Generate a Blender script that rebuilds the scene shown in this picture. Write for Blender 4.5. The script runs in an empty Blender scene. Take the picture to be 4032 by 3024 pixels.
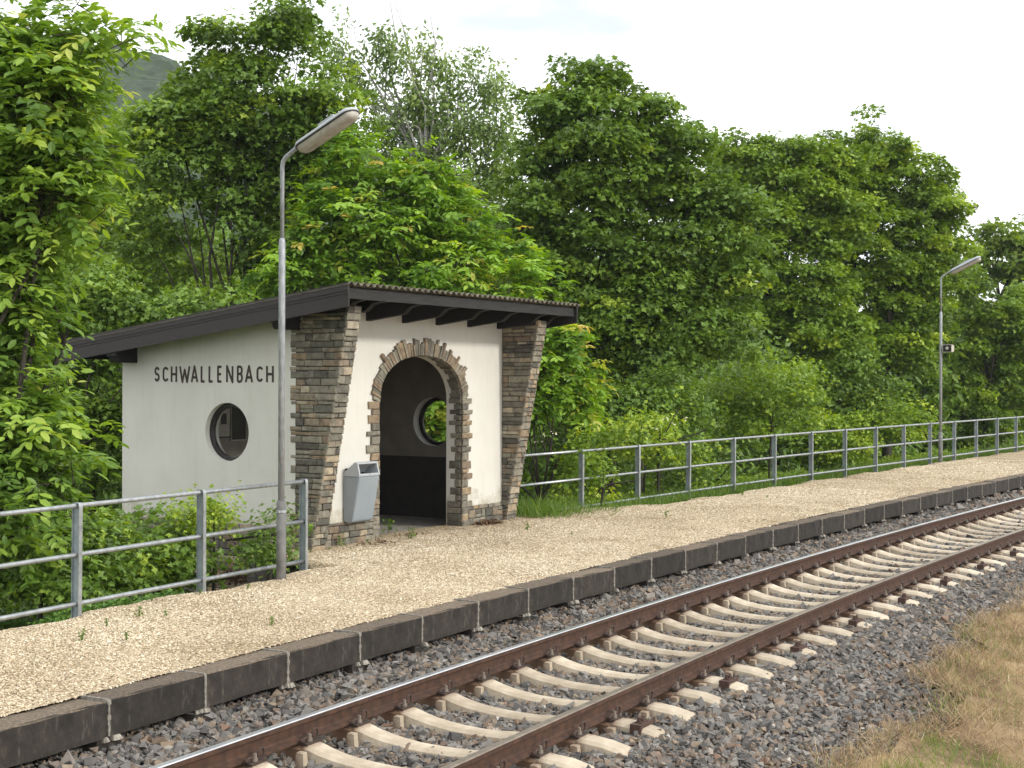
import bpy, bmesh, math, random
import numpy as np
from math import sin, cos, pi, radians
from mathutils import Vector, Matrix
random.seed(7)
rng = np.random.default_rng(7)
SC = bpy.context.scene
COL = SC.collection

# ------------------------------------------------------------------ camera, world, sun, exposure
F_PX, PITCH, ROLL, HCAM = 5685.13, -0.00142, 0.00296, 2.37157
cam_d = bpy.data.cameras.new('camera'); cam = bpy.data.objects.new('camera', cam_d); COL.objects.link(cam)
SC.camera = cam
cam_d.sensor_width = 36.0; cam_d.sensor_fit = 'HORIZONTAL'; cam_d.lens = F_PX / 4032 * 36.0
cam_d.clip_start = 0.1; cam_d.clip_end = 6000
_R = Vector((1, 0, 0)); _F = Vector((0, cos(PITCH), sin(PITCH))); _U = Vector((0, -sin(PITCH), cos(PITCH)))
_r = _R * cos(ROLL) + _U * sin(ROLL); _u = _U * cos(ROLL) - _R * sin(ROLL)
M = Matrix((_r, _u, -_F)).transposed().to_4x4(); M.translation = Vector((0, 0, HCAM))
cam.matrix_world = M

AL = 0.5587                                  # azimuth of the shelter's front wall
UX, UY = sin(AL), cos(AL)                    # along the front wall, to the right
FX, FY = cos(AL), -sin(AL)                   # out of the front wall, towards the track
sun_dir = Vector((FX * 1 + UX * 0.12, FY * 1 + UY * 0.12, 0.50)).normalized()
SUN_EL = math.asin(sun_dir.z); SUN_AZ = math.atan2(sun_dir.x, sun_dir.y)
world = bpy.data.worlds.new("World"); SC.world = world; world.use_nodes = True
wn, wl = world.node_tree.nodes, world.node_tree.links
wn.clear()
w_out = wn.new('ShaderNodeOutputWorld'); w_bg = wn.new('ShaderNodeBackground')
w_bg.inputs['Strength'].default_value = 0.155
sky = wn.new('ShaderNodeTexSky'); sky.sky_type = 'NISHITA'; sky.sun_disc = False
sky.sun_elevation = SUN_EL; sky.sun_rotation = SUN_AZ
tc = wn.new('ShaderNodeTexCoord'); mp = wn.new('ShaderNodeMapping'); mp.inputs['Scale'].default_value = (1.6, 1.6, 5.0)
nz = wn.new('ShaderNodeTexNoise'); nz.inputs['Scale'].default_value = 1.7; nz.inputs['Detail'].default_value = 5; nz.inputs['Roughness'].default_value = 0.5
cr = wn.new('ShaderNodeValToRGB')
cr.color_ramp.elements[0].position = 0.33; cr.color_ramp.elements[0].color = (5.3, 5.6, 6.0, 1)
cr.color_ramp.elements[1].position = 0.50; cr.color_ramp.elements[1].color = (9.6, 9.7, 9.7, 1)
mx = wn.new('ShaderNodeMix'); mx.data_type = 'RGBA'; mx.inputs[0].default_value = 0.93     # thin white cloud over the blue
wl.new(tc.outputs['Generated'], mp.inputs['Vector']); wl.new(mp.outputs[0], nz.inputs['Vector'])
wl.new(nz.outputs['Fac'], cr.inputs[0]); wl.new(sky.outputs[0], mx.inputs[6]); wl.new(cr.outputs[0], mx.inputs[7])
mp2 = wn.new('ShaderNodeMapping'); mp2.vector_type = 'POINT'; mp2.inputs['Location'].default_value = (-0.15, 0, -5.3); mp2.inputs['Scale'].default_value = (6.5, 0, 21)
nz2 = wn.new('ShaderNodeTexNoise'); nz2.inputs['Scale'].default_value = 9; nz2.inputs['Detail'].default_value = 6
wl.new(tc.outputs['Generated'], mp2.inputs['Vector']); wl.new(mp.outputs[0], nz2.inputs['Vector'])
va = wn.new('ShaderNodeVectorMath'); va.operation = 'MULTIPLY_ADD'; va.inputs[1].default_value = (2.2, 2.2, 2.2); wl.new(nz2.outputs['Color'], va.inputs[0]); wl.new(mp2.outputs[0], va.inputs[2])
vs_ = wn.new('ShaderNodeVectorMath'); vs_.operation = 'SUBTRACT'; vs_.inputs[1].default_value = (1.1, 1.1, 1.1); wl.new(va.outputs[0], vs_.inputs[0])
vl = wn.new('ShaderNodeVectorMath'); vl.operation = 'LENGTH'; wl.new(vs_.outputs[0], vl.inputs[0])
cr2 = wn.new('ShaderNodeValToRGB'); cr2.color_ramp.elements[0].position = 0.25; cr2.color_ramp.elements[0].color = (1, 1, 1, 1); cr2.color_ramp.elements[1].position = 1.0; cr2.color_ramp.elements[1].color = (0, 0, 0, 1)
wl.new(vl.outputs['Value'], cr2.inputs[0])
mx3 = wn.new('ShaderNodeMix'); mx3.data_type = 'RGBA'; wl.new(cr2.outputs[0], mx3.inputs[0]); wl.new(mx.outputs[2], mx3.inputs[6]); mx3.inputs[7].default_value = (4.7, 5.1, 5.7, 1)
wl.new(mx3.outputs[2], w_bg.inputs['Color']); wl.new(w_bg.outputs[0], w_out.inputs['Surface'])

sun_d = bpy.data.lights.new('sun', 'SUN'); sun_d.energy = 2.0; sun_d.angle = radians(6); sun_d.color = (1.0, 0.95, 0.87)
sun = bpy.data.objects.new('sun', sun_d); COL.objects.link(sun)
sun.rotation_euler = sun_dir.to_track_quat('Z', 'Y').to_euler(); sun.location = (20, -10, 30)

SC.view_settings.view_transform = 'Standard'; SC.view_settings.look = 'None'
SC.view_settings.exposure = 0.35; SC.view_settings.gamma = 1.0; SC.view_settings.use_curve_mapping = False
SC.render.engine = 'CYCLES'; SC.render.resolution_x = 1024; SC.render.resolution_y = 768
SC.cycles.max_bounces = 6; SC.cycles.diffuse_bounces = 3; SC.cycles.transparent_max_bounces = 8

HAZE = 0.00025
SC.cycles.volume_bounces = 0
# ------------------------------------------------------------------ helpers
def tag(o, label=None, cat=None, group=None, kind=None):
    if label: o['label'] = label
    if cat: o['category'] = cat
    if group: o['group'] = group
    if kind: o['kind'] = kind
    return o
def empty(name, loc=(0, 0, 0), rz=0.0, **kw):
    o = bpy.data.objects.new(name, None); COL.objects.link(o)
    o.location = loc; o.rotation_euler = (0, 0, rz); o.empty_display_size = 0.2
    return tag(o, **kw)
class MB:
    """collects faces, then links them as one mesh object"""
    def __init__(s): s.v = []; s.f = []; s.t = []; s.m = []
    def add(s, vs, fs, tint=0.5, mi=0):
        n = len(s.v); s.v += [tuple(v) for v in vs]
        for f in fs: s.f.append(tuple(i + n for i in f)); s.t.append(tint); s.m.append(mi)
    def box(s, x0, x1, y0, y1, z0, z1, tint=0.5, mi=0):
        s.add([(x0,y0,z0),(x1,y0,z0),(x1,y1,z0),(x0,y1,z0),(x0,y0,z1),(x1,y0,z1),(x1,y1,z1),(x0,y1,z1)],
              [(0,3,2,1),(4,5,6,7),(0,1,5,4),(1,2,6,5),(2,3,7,6),(3,0,4,7)], tint, mi)
    def hexa(s, c, tint=0.5, mi=0):     # 8 corners, bottom ring then top ring
        s.add(c, [(0,3,2,1),(4,5,6,7),(0,1,5,4),(1,2,6,5),(2,3,7,6),(3,0,4,7)], tint, mi)
    def tube(s, pts, rad, n=10, cap=True, tint=0.5, mi=0):
        pts = [Vector(p) for p in pts]
        if not hasattr(rad, '__len__'): rad = [rad] * len(pts)
        rings = []; prev = None
        for i, p in enumerate(pts):
            d = (pts[min(i+1, len(pts)-1)] - pts[max(i-1, 0)]).normalized()
            ref = Vector((0, 0, 1)) if abs(d.z) < 0.9 else Vector((1, 0, 0))
            a = d.cross(ref).normalized() if prev is None else (prev - d * prev.dot(d)).normalized()
            prev = a; b = d.cross(a)
            rings.append([p + (a * cos(2*pi*k/n) + b * sin(2*pi*k/n)) * rad[i] for k in range(n)])
        vs = [v for r in rings for v in r]; fs = []
        for i in range(len(pts)-1):
            for k in range(n):
                fs.append((i*n+k, i*n+(k+1) % n, (i+1)*n+(k+1) % n, (i+1)*n+k))
        if cap: fs.append(tuple(range(n-1, -1, -1))); fs.append(tuple((len(pts)-1)*n+k for k in range(n)))
        s.add(vs, fs, tint, mi)
    def build(s, name, mats, parent=None, smooth=False, loc=None):
        me = bpy.data.meshes.new(name); me.from_pydata(s.v, [], s.f)
        if not isinstance(mats, (list, tuple)): mats = [mats]
        for m in mats: me.materials.append(m)
        if len(mats) > 1: me.polygons.foreach_set('material_index', s.m)
        a = me.attributes.new('tint', 'FLOAT', 'FACE'); a.data.foreach_set('value', s.t)
        if smooth: me.polygons.foreach_set('use_smooth', [True] * len(s.f))
        me.update()
        o = bpy.data.objects.new(name, me); COL.objects.link(o)
        if parent: o.parent = parent
        if loc: o.location = loc
        return o
def fast_mesh(name, V, counts_tpl, F, tint, mat, parent=None, smooth=False):
    """V (N,3); F flat vertex indices; counts_tpl loop counts per face"""
    me = bpy.data.meshes.new(name); me.vertices.add(len(V)); me.vertices.foreach_set('co', V.astype(np.float32).ravel())
    me.loops.add(len(F)); me.loops.foreach_set('vertex_index', F.astype(np.int32))
    st = np.concatenate([[0], np.cumsum(counts_tpl)[:-1]]).astype(np.int32)
    me.polygons.add(len(counts_tpl)); me.polygons.foreach_set('loop_start', st)
    me.update(calc_edges=True)
    a = me.attributes.new('tint', 'FLOAT', 'FACE'); a.data.foreach_set('value', tint.astype(np.float32))
    me.polygons.foreach_set('use_smooth', np.full(len(counts_tpl), bool(smooth)))
    me.materials.append(mat); me.validate()
    o = bpy.data.objects.new(name, me); COL.objects.link(o)
    if parent: o.parent = parent
    return o
def scatter(name, tplV, tplF, P, A, B, Nn, size, tint, mat, parent=None, smooth=False):
    """copies of a small template baked into one mesh: axes A, B, Nn (N,3), size (N,) or (N,3)"""
    tplV = np.array(tplV, float); k = len(tplV); N = len(P)
    size = np.asarray(size, float)
    if size.ndim == 1: size = size[:, None].repeat(3, 1)
    V = P[:, None, :] + (tplV[None, :, 0, None] * size[:, None, 0, None] * A[:, None, :] +
                         tplV[None, :, 1, None] * size[:, None, 1, None] * B[:, None, :] +
                         tplV[None, :, 2, None] * size[:, None, 2, None] * Nn[:, None, :])
    flat = np.array([i for f in tplF for i in f]); cnt = np.array([len(f) for f in tplF])
    F = (flat[None, :] + (np.arange(N) * k)[:, None]).ravel()
    return fast_mesh(name, V.reshape(-1, 3), np.tile(cnt, N), F, np.repeat(tint, len(tplF)), mat, parent, smooth)
def unit(a): return a / np.maximum(np.linalg.norm(a, axis=1, keepdims=True), 1e-9)
def frames(n, t):
    n = unit(n); t = unit(t - n * (t * n).sum(1, keepdims=True)); return t, np.cross(n, t), n
def copy_tree(o, parent=None):
    c = o.copy(); COL.objects.link(c); c.parent = parent
    for ch in list(o.children): copy_tree(ch, c)
    return c

# track centre line: a gentle curve; off > 0 is the platform side
PHI, KAP, KAP2, D0, GR, CANT = 0.51202, 0.0064, -0.00022, 11.25176, 0.00351, 0.02245
_ds = 0.05; _S = np.arange(-60, 130, _ds)
_Sc = np.clip(_S, -12, 42); _hd = PHI + KAP * _Sc + KAP2 * _Sc ** 2 / 2
_x = np.cumsum(np.sin(_hd)) * _ds; _y = np.cumsum(np.cos(_hd)) * _ds
_i0 = int(round(60 / _ds)); _x = _x - _x[_i0]; _y = _y - _y[_i0] + D0
def head(s): return np.interp(s, _S, _hd)
def T(s, off, z=0.0):
    h = head(s); return np.stack([np.interp(s, _S, _x) - np.cos(h) * off, np.interp(s, _S, _y) + np.sin(h) * off,
                                  z + GR * np.clip(np.asarray(s, float), -12, 42) + 0 * np.asarray(off)], -1)
def Tv(s, off, z=0.0): return Vector(T(float(s), float(off), float(z)))
def track_co(x, y):
    """nearest track coordinates of world points"""
    S = np.arange(-30, 90, 0.5); C = T(S, 0.0 * S)[:, :2]
    P = np.stack([x, y], 1)
    i = ((P[:, None, :] - C[None]) ** 2).sum(2).argmin(1); s = S[i]
    for _ in range(2):
        h = head(s); c = T(s, 0 * s)[:, :2]; d = P - c; s = s + d[:, 0] * np.sin(h) + d[:, 1] * np.cos(h)
    h = head(s); c = T(s, 0 * s)[:, :2]; d = P - c
    return s, -d[:, 0] * np.cos(h) + d[:, 1] * np.sin(h)
def at(xd, yd, Y): return ((xd - 1106) / 3119.0 * Y, Y, HCAM - (yd - 826) / 3119.0 * Y)

# ------------------------------------------------------------------ materials
def mat(name): 
    m = bpy.data.materials.new(name); m.use_nodes = True; n = m.node_tree.nodes
    return m, n, m.node_tree.links, n['Principled BSDF']
def ramp(n, stops, interp='LINEAR'):
    r = n.new('ShaderNodeValToRGB'); r.color_ramp.interpolation = interp
    e = r.color_ramp.elements
    while len(e) < len(stops): e.new(0.5)
    for i, (p, c) in enumerate(stops): e[i].position = p; e[i].color = (*c, 1)
    return r
def noise(n, l, scale, detail=4, rough=0.55, coord='Object', vec=None, sc=None):
    t = n.new('ShaderNodeTexNoise'); t.inputs['Scale'].default_value = scale; t.inputs['Detail'].default_value = detail
    t.inputs['Roughness'].default_value = rough
    c = n.new('ShaderNodeTexCoord'); src = c.outputs[coord]
    if sc:
        m = n.new('ShaderNodeMapping'); m.inputs['Scale'].default_value = sc; l.new(src, m.inputs[0]); src = m.outputs[0]
    l.new(src, t.inputs['Vector']); return t
def mixc(n, l, fac, a, b, mode='MIX'):
    m = n.new('ShaderNodeMix'); m.data_type = 'RGBA'; m.blend_type = mode
    for i, s in ((0, fac), (6, a), (7, b)):
        if hasattr(s, 'links') or hasattr(s, 'is_linked'): l.new(s, m.inputs[i])
        elif isinstance(s, (int, float)): m.inputs[i].default_value = s
        else: m.inputs[i].default_value = (*s, 1)
    return m.outputs[2]
def bump(n, l, h, strength, dist, prev=None):
    b = n.new('ShaderNodeBump'); b.inputs['Strength'].default_value = strength; b.inputs['Distance'].default_value = dist
    l.new(h, b.inputs['Height'])
    if prev: l.new(prev, b.inputs['Normal'])
    return b.outputs[0]
def simple(name, c1, c2, scale=6, rough=0.7, metal=0.0, bmp=0.0, bd=0.01, bscale=None, detail=5, sc=None):
    m, n, l, b = mat(name); t = noise(n, l, scale, detail, sc=sc); r = ramp(n, [(0.35, c1), (0.68, c2)]); l.new(t.outputs['Fac'], r.inputs[0])
    l.new(r.outputs[0], b.inputs['Base Color']); b.inputs['Roughness'].default_value = rough; b.inputs['Metallic'].default_value = metal
    if bmp: t2 = noise(n, l, bscale or scale * 4, 4); l.new(bump(n, l, t2.outputs['Fac'], bmp, bd), b.inputs['Normal'])
    return m
def tinted(name, stops, nscale=20, namp=0.5, rough=0.85, bmp=0.4, bd=0.01, bscale=60, interp='LINEAR', dark=(0.5, 0.5, 0.5)):
    """per-piece colour from the 'tint' face attribute with a mottled overlay"""
    m, n, l, b = mat(name); a = n.new('ShaderNodeAttribute'); a.attribute_name = 'tint'
    r = ramp(n, stops, interp); l.new(a.outputs['Fac'], r.inputs[0])
    t = noise(n, l, nscale, 5, 0.65); r2 = ramp(n, [(0.3, dark), (0.7, (1.25, 1.22, 1.15))]); l.new(t.outputs['Fac'], r2.inputs[0])
    l.new(mixc(n, l, namp, r.outputs[0], r2.outputs[0], 'MULTIPLY'), b.inputs['Base Color']); b.inputs['Roughness'].default_value = rough
    if bmp: t2 = noise(n, l, bscale, 4); l.new(bump(n, l, t2.outputs['Fac'], bmp, bd), b.inputs['Normal'])
    return m
def leafmat(name, stops, trans=0.35, rough=0.45, tcol=None, spec=0.4):
    m, n, l, b = mat(name); a = n.new('ShaderNodeAttribute'); a.attribute_name = 'tint'
    r = ramp(n, stops); l.new(a.outputs['Fac'], r.inputs[0]); l.new(r.outputs[0], b.inputs['Base Color'])
    b.inputs['Roughness'].default_value = rough
    b.inputs['Specular IOR Level'].default_value = spec
    tr = n.new('ShaderNodeBsdfTranslucent'); mxs = n.new('ShaderNodeMixShader'); mxs.inputs[0].default_value = trans
    hs = n.new('ShaderNodeHueSaturation'); hs.inputs['Hue'].default_value = 0.485; hs.inputs['Saturation'].default_value = 1.15; hs.inputs['Value'].default_value = 1.5
    l.new(r.outputs[0], hs.inputs['Color']); l.new(hs.outputs[0], tr.inputs['Color'])
    l.new(b.outputs[0], mxs.inputs[1]); l.new(tr.outputs[0], mxs.inputs[2]); l.new(mxs.outputs[0], n['Material Output'].inputs['Surface'])
    return m
MT = {}
MT['plaster'] = None
def plaster():
    m, n, l, b = mat('plaster'); t = noise(n, l, 1.3, 6, 0.6); r = ramp(n, [(0.3, (0.58, 0.565, 0.52)), (0.7, (0.65, 0.635, 0.585))]); l.new(t.outputs['Fac'], r.inputs[0])
    t3 = noise(n, l, 1.1, 6, 0.75, sc=(3, 3, 0.8)); r3 = ramp(n, [(0.5, (1, 1, 1)), (0.85, (0.90, 0.89, 0.86))]); l.new(t3.outputs['Fac'], r3.inputs[0])
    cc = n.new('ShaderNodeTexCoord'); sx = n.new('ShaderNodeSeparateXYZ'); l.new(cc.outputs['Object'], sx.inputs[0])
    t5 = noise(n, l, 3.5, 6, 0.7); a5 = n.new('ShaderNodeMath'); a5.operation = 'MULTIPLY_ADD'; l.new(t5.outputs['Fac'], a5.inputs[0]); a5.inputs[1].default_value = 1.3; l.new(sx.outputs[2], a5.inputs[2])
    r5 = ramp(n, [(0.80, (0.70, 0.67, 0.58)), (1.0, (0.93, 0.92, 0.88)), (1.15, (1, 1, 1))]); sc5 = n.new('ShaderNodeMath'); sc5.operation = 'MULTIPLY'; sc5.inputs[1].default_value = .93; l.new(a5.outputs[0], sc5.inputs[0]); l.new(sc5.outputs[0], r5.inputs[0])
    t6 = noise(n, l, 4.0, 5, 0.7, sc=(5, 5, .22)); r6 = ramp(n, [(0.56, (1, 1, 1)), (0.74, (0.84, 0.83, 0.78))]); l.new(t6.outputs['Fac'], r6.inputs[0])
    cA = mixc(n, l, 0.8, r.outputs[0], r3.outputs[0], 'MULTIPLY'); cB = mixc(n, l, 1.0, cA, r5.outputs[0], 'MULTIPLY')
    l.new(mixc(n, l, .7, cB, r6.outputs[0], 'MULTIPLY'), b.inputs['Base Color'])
    b.inputs['Roughness'].default_value = 0.95; b.inputs['Specular IOR Level'].default_value = 0.15
    t2 = noise(n, l, 140, 3); l.new(bump(n, l, t2.outputs['Fac'], 0.35, 0.004), b.inputs['Normal']); return m
MT['plaster'] = plaster()
MT['stone'] = tinted('quarry_stone', [(0.0, (0.07, 0.066, 0.057)), (0.22, (0.165, 0.157, 0.13)), (0.45, (0.265, 0.245, 0.195)), (0.62, (0.215, 0.165, 0.118)),
                     (0.8, (0.33, 0.255, 0.165)), (1.0, (0.40, 0.36, 0.28))], nscale=11, namp=0.85, rough=0.9, bmp=0.7, bd=0.012, bscale=45, dark=(0.42, 0.40, 0.38))
MT['mortar'] = simple('mortar', (0.035, 0.03, 0.025), (0.08, 0.07, 0.055), 20, 0.95, bmp=0.5)
MT['fascia'] = simple('brown_fascia_paint', (0.015, 0.0095, 0.0085), (0.024, 0.016, 0.014), 5, 0.5, bmp=0.15, bd=0.003, sc=(3, 3, 20))
MT['beam'] = simple('black_timber', (0.004, 0.0035, 0.003), (0.010, 0.009, 0.008), 7, 0.75, bmp=0.3, bd=0.004, sc=(2, 2, 18))
MT['greybeam'] = simple('weathered_black_timber', (0.009, 0.009, 0.0085), (0.030, 0.029, 0.027), 5, 0.8, bmp=0.3, bd=0.004, sc=(1, 1, 14))
MT['corr'] = simple('fibre_cement_sheet', (0.07, 0.062, 0.045), (0.20, 0.18, 0.13), 9, 0.95, bmp=0.5)
MT['steel'] = simple('galvanised_steel', (0.30, 0.32, 0.33), (0.46, 0.48, 0.49), 14, 0.42, 0.75, bmp=0.15, bd=0.002, bscale=90)
MT['postpaint'] = simple('weathered_blue_grey_steel', (0.20, 0.24, 0.255), (0.31, 0.35, 0.365), 9, 0.6, 0.35, bmp=0.2, bd=0.002)
MT['pole'] = simple('weathered_zinc', (0.27, 0.285, 0.30), (0.43, 0.45, 0.47), 11, 0.6, 0.35, bmp=0.25, bd=0.002, sc=(3, 3, 0.8))
MT['polelow'] = simple('dirty_zinc', (0.13, 0.13, 0.127), (0.25, 0.25, 0.245), 9, 0.75, 0.15, bmp=0.25, bd=0.002)
MT['binpaint'] = simple('grey_bin_paint', (0.221, 0.254, 0.282), (0.260, 0.292, 0.318), 4, 0.5, bmp=0.05, bd=0.002)
MT['hood'] = simple('light_grey_bin_paint', (0.336, 0.360, 0.380), (0.408, 0.432, 0.448), 4, 0.45)
MT['black'] = simple('black_void', (0.004, 0.004, 0.004), (0.008, 0.008, 0.008), 4, 0.9)
MT['letter'] = simple('dark_brown_sign_paint', (0.030, 0.017, 0.013), (0.060, 0.038, 0.030), 30, 0.7)
MT['frame'] = simple('dark_brown_frame', (0.010, 0.008, 0.007), (0.020, 0.016, 0.014), 8, 0.5)
MT['innerdark'] = simple('dark_wainscot_paint', (0.022, 0.018, 0.015), (0.035, 0.028, 0.023), 5, 0.7)
MT['innershade'] = simple('shade_toned_plaster', (0.20, 0.18, 0.155), (0.26, 0.235, 0.20), 4, 0.9)  # white plaster of the inner faces, with the room's shade put into the colour
MT['floor'] = simple('concrete_floor', (0.20, 0.185, 0.16), (0.34, 0.31, 0.27), 7, 0.9, bmp=0.3)
MT['rust'] = simple('rail_rust', (0.034, 0.016, 0.009), (0.085, 0.038, 0.020), 16, 0.85, bmp=0.3, bd=0.003, bscale=90, sc=(1, 1, 1))
MT['shine'] = simple('polished_rail_steel', (0.62, 0.62, 0.63), (0.80, 0.80, 0.81), 5, 0.34, 1.0)
MT['dull'] = simple('dull_rail_steel', (0.22, 0.18, 0.14), (0.32, 0.27, 0.21), 8, 0.45, 0.8)
MT['clip'] = simple('dark_rusty_clip', (0.028, 0.017, 0.012), (0.06, 0.036, 0.026), 40, 0.75)
MT['bolt'] = simple('grey_brown_bolt', (0.14, 0.11, 0.085), (0.24, 0.20, 0.16), 30, 0.7)
MT['cap'] = simple('rusty_anchor_cap', (0.04, 0.02, 0.014), (0.085, 0.042, 0.028), 25, 0.8)
MT['sleeper'] = simple('pale_concrete', (0.36, 0.27, 0.17), (0.60, 0.49, 0.35), 5, 0.92, bmp=0.5, bd=0.006, bscale=50)
def sleepermat():
    m, n, l, b = mat('pale_sleeper_concrete'); t = noise(n, l, 5, 6, .65); r = ramp(n, [(.3, (0.36, 0.29, 0.205)), (.7, (0.60, 0.525, 0.41))]); l.new(t.outputs['Fac'], r.inputs[0])
    oi = n.new('ShaderNodeObjectInfo'); ro = ramp(n, [(0, (0.78, 0.76, 0.74)), (1, (1.12, 1.12, 1.12))]); l.new(oi.outputs['Random'], ro.inputs[0])
    c1 = mixc(n, l, 1.0, r.outputs[0], ro.outputs[0], 'MULTIPLY')
    c = n.new('ShaderNodeTexCoord'); sx = n.new('ShaderNodeSeparateXYZ'); l.new(c.outputs['Object'], sx.inputs[0])
    ab = n.new('ShaderNodeMath'); ab.operation = 'ABSOLUTE'; l.new(sx.outputs[0], ab.inputs[0])
    d = n.new('ShaderNodeMath'); d.operation = 'SUBTRACT'; l.new(ab.outputs[0], d.inputs[0]); d.inputs[1].default_value = .755
    e = n.new('ShaderNodeMath'); e.operation = 'ABSOLUTE'; l.new(d.outputs[0], e.inputs[0])
    t2 = noise(n, l, 13, 5, .7); a = n.new('ShaderNodeMath'); a.operation = 'MULTIPLY_ADD'; l.new(t2.outputs['Fac'], a.inputs[0]); a.inputs[1].default_value = .22; l.new(e.outputs[0], a.inputs[2])
    rr = ramp(n, [(.20, (1, 1, 1)), (.31, (0, 0, 0))]); l.new(a.outputs[0], rr.inputs[0])
    l.new(mixc(n, l, rr.outputs[0], c1, (0.17, 0.10, 0.06)), b.inputs['Base Color']); b.inputs['Roughness'].default_value = .92
    t3 = noise(n, l, 60, 4); l.new(bump(n, l, t3.outputs['Fac'], .5, .006), b.inputs['Normal']); return m
MT['sleeper'] = sleepermat()
MT['notice'] = simple('notice_paper', (0.35, 0.33, 0.28), (0.5, 0.47, 0.40), 9, 0.7)
MT['pad'] = simple('concrete_footing', (0.20, 0.19, 0.17), (0.36, 0.34, 0.30), 10, 0.95, bmp=0.6)
MT['bark'] = simple('dark_bark', (0.022, 0.018, 0.013), (0.06, 0.05, 0.038), 12, 0.95, bmp=0.5, sc=(6, 6, 1))
MT['birch'] = simple('pale_birch_bark', (0.20, 0.19, 0.17), (0.55, 0.53, 0.49), 9, 0.8, sc=(2, 2, 6))
def kerbmat():
    m, n, l, b = mat('dark_kerb_concrete')
    t = noise(n, l, 9, 7, 0.7); r = ramp(n, [(0.3, (0.011, 0.009, 0.007)), (0.55, (0.030, 0.025, 0.020)), (0.8, (0.075, 0.063, 0.050))]); l.new(t.outputs['Fac'], r.inputs[0])
    t4 = noise(n, l, 9, 6, 0.7, sc=(1, 1, 0.25)); r4 = ramp(n, [(0.56, (0, 0, 0)), (0.72, (1, 1, 1))]); l.new(t4.outputs['Fac'], r4.inputs[0])
    c1 = mixc(n, l, r4.outputs[0], r.outputs[0], (0.125, 0.115, 0.10))
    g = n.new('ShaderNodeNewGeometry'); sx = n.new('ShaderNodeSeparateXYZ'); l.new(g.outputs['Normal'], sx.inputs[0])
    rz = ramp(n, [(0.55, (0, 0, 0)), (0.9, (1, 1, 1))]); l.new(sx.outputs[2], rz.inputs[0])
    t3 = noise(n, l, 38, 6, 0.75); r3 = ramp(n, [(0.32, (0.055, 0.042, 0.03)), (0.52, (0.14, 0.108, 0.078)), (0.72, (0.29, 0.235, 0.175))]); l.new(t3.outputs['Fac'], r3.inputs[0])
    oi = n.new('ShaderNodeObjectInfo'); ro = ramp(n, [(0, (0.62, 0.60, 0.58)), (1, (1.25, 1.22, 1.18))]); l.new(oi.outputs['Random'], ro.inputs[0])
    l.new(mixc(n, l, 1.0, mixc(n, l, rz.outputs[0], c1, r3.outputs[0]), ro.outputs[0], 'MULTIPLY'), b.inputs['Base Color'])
    b.inputs['Roughness'].default_value = 0.95
    l.new(bump(n, l, t3.outputs['Fac'], 0.6, 0.008), b.inputs['Normal']); return m
MT['kerb'] = kerbmat()
MT['joint'] = simple('crumbling_joint_mortar', (0.13, 0.12, 0.10), (0.34, 0.31, 0.26), 26, 0.95, bmp=0.7, bd=0.01)
def gravelmat():
    m, n, l, b = mat('beige_gravel'); c = n.new('ShaderNodeTexCoord')
    v = n.new('ShaderNodeTexVoronoi'); v.inputs['Scale'].default_value = 62; l.new(c.outputs['Object'], v.inputs['Vector'])
    r = ramp(n, [(0.0, (0.18, 0.125, 0.075)), (0.2, (0.37, 0.285, 0.175)), (0.5, (0.57, 0.465, 0.31)), (0.8, (0.70, 0.60, 0.42)), (1.0, (0.78, 0.71, 0.56))])
    sx = n.new('ShaderNodeSeparateColor'); l.new(v.outputs['Color'], sx.inputs[0]); l.new(sx.outputs[0], r.inputs[0])
    rd = ramp(n, [(0.3, (1, 1, 1)), (0.72, (0.42, 0.36, 0.30))]); 
    dm = n.new('ShaderNodeMath'); dm.operation = 'MULTIPLY'; dm.inputs[1].default_value = 1.25; l.new(v.outputs['Distance'], dm.inputs[0]); l.new(dm.outputs[0], rd.inputs[0])
    c1 = mixc(n, l, 0.7, r.outputs[0], rd.outputs[0], 'MULTIPLY')
    t = noise(n, l, 0.9, 6, 0.62); rt = ramp(n, [(0.34, (0.74, 0.69, 0.60)), (0.55, (1.08, 1.08, 1.08))]); l.new(t.outputs['Fac'], rt.inputs[0])
    c2 = mixc(n, l, 0.8, c1, rt.outputs[0], 'MULTIPLY')
    l.new(c2, b.inputs['Base Color']); b.inputs['Roughness'].default_value = 0.95; b.inputs['Specular IOR Level'].default_value = 0.2
    iv = n.new('ShaderNodeMath'); iv.operation = 'SUBTRACT'; iv.inputs[0].default_value = 1.0; l.new(dm.outputs[0], iv.inputs[1])
    l.new(bump(n, l, iv.outputs[0], 0.6, 0.012), b.inputs['Normal']); return m
MT['gravel'] = gravelmat()
def ballastbed():
    m, n, l, b = mat('ballast_bed'); c = n.new('ShaderNodeTexCoord')
    v = n.new('ShaderNodeTexVoronoi'); v.inputs['Scale'].default_value = 26; l.new(c.outputs['Object'], v.inputs['Vector'])
    sx = n.new('ShaderNodeSeparateColor'); l.new(v.outputs['Color'], sx.inputs[0])
    r = ramp(n, [(0.0, (0.03, 0.028, 0.027)), (0.5, (0.075, 0.068, 0.062)), (1.0, (0.12, 0.095, 0.07))]); l.new(sx.outputs[0], r.inputs[0])
    l.new(r.outputs[0], b.inputs['Base Color']); b.inputs['Roughness'].default_value = 0.95
    l.new(bump(n, l, v.outputs['Distance'], 1.0, 0.04), b.inputs['Normal']); return m
MT['ballastbed'] = ballastbed()
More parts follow.
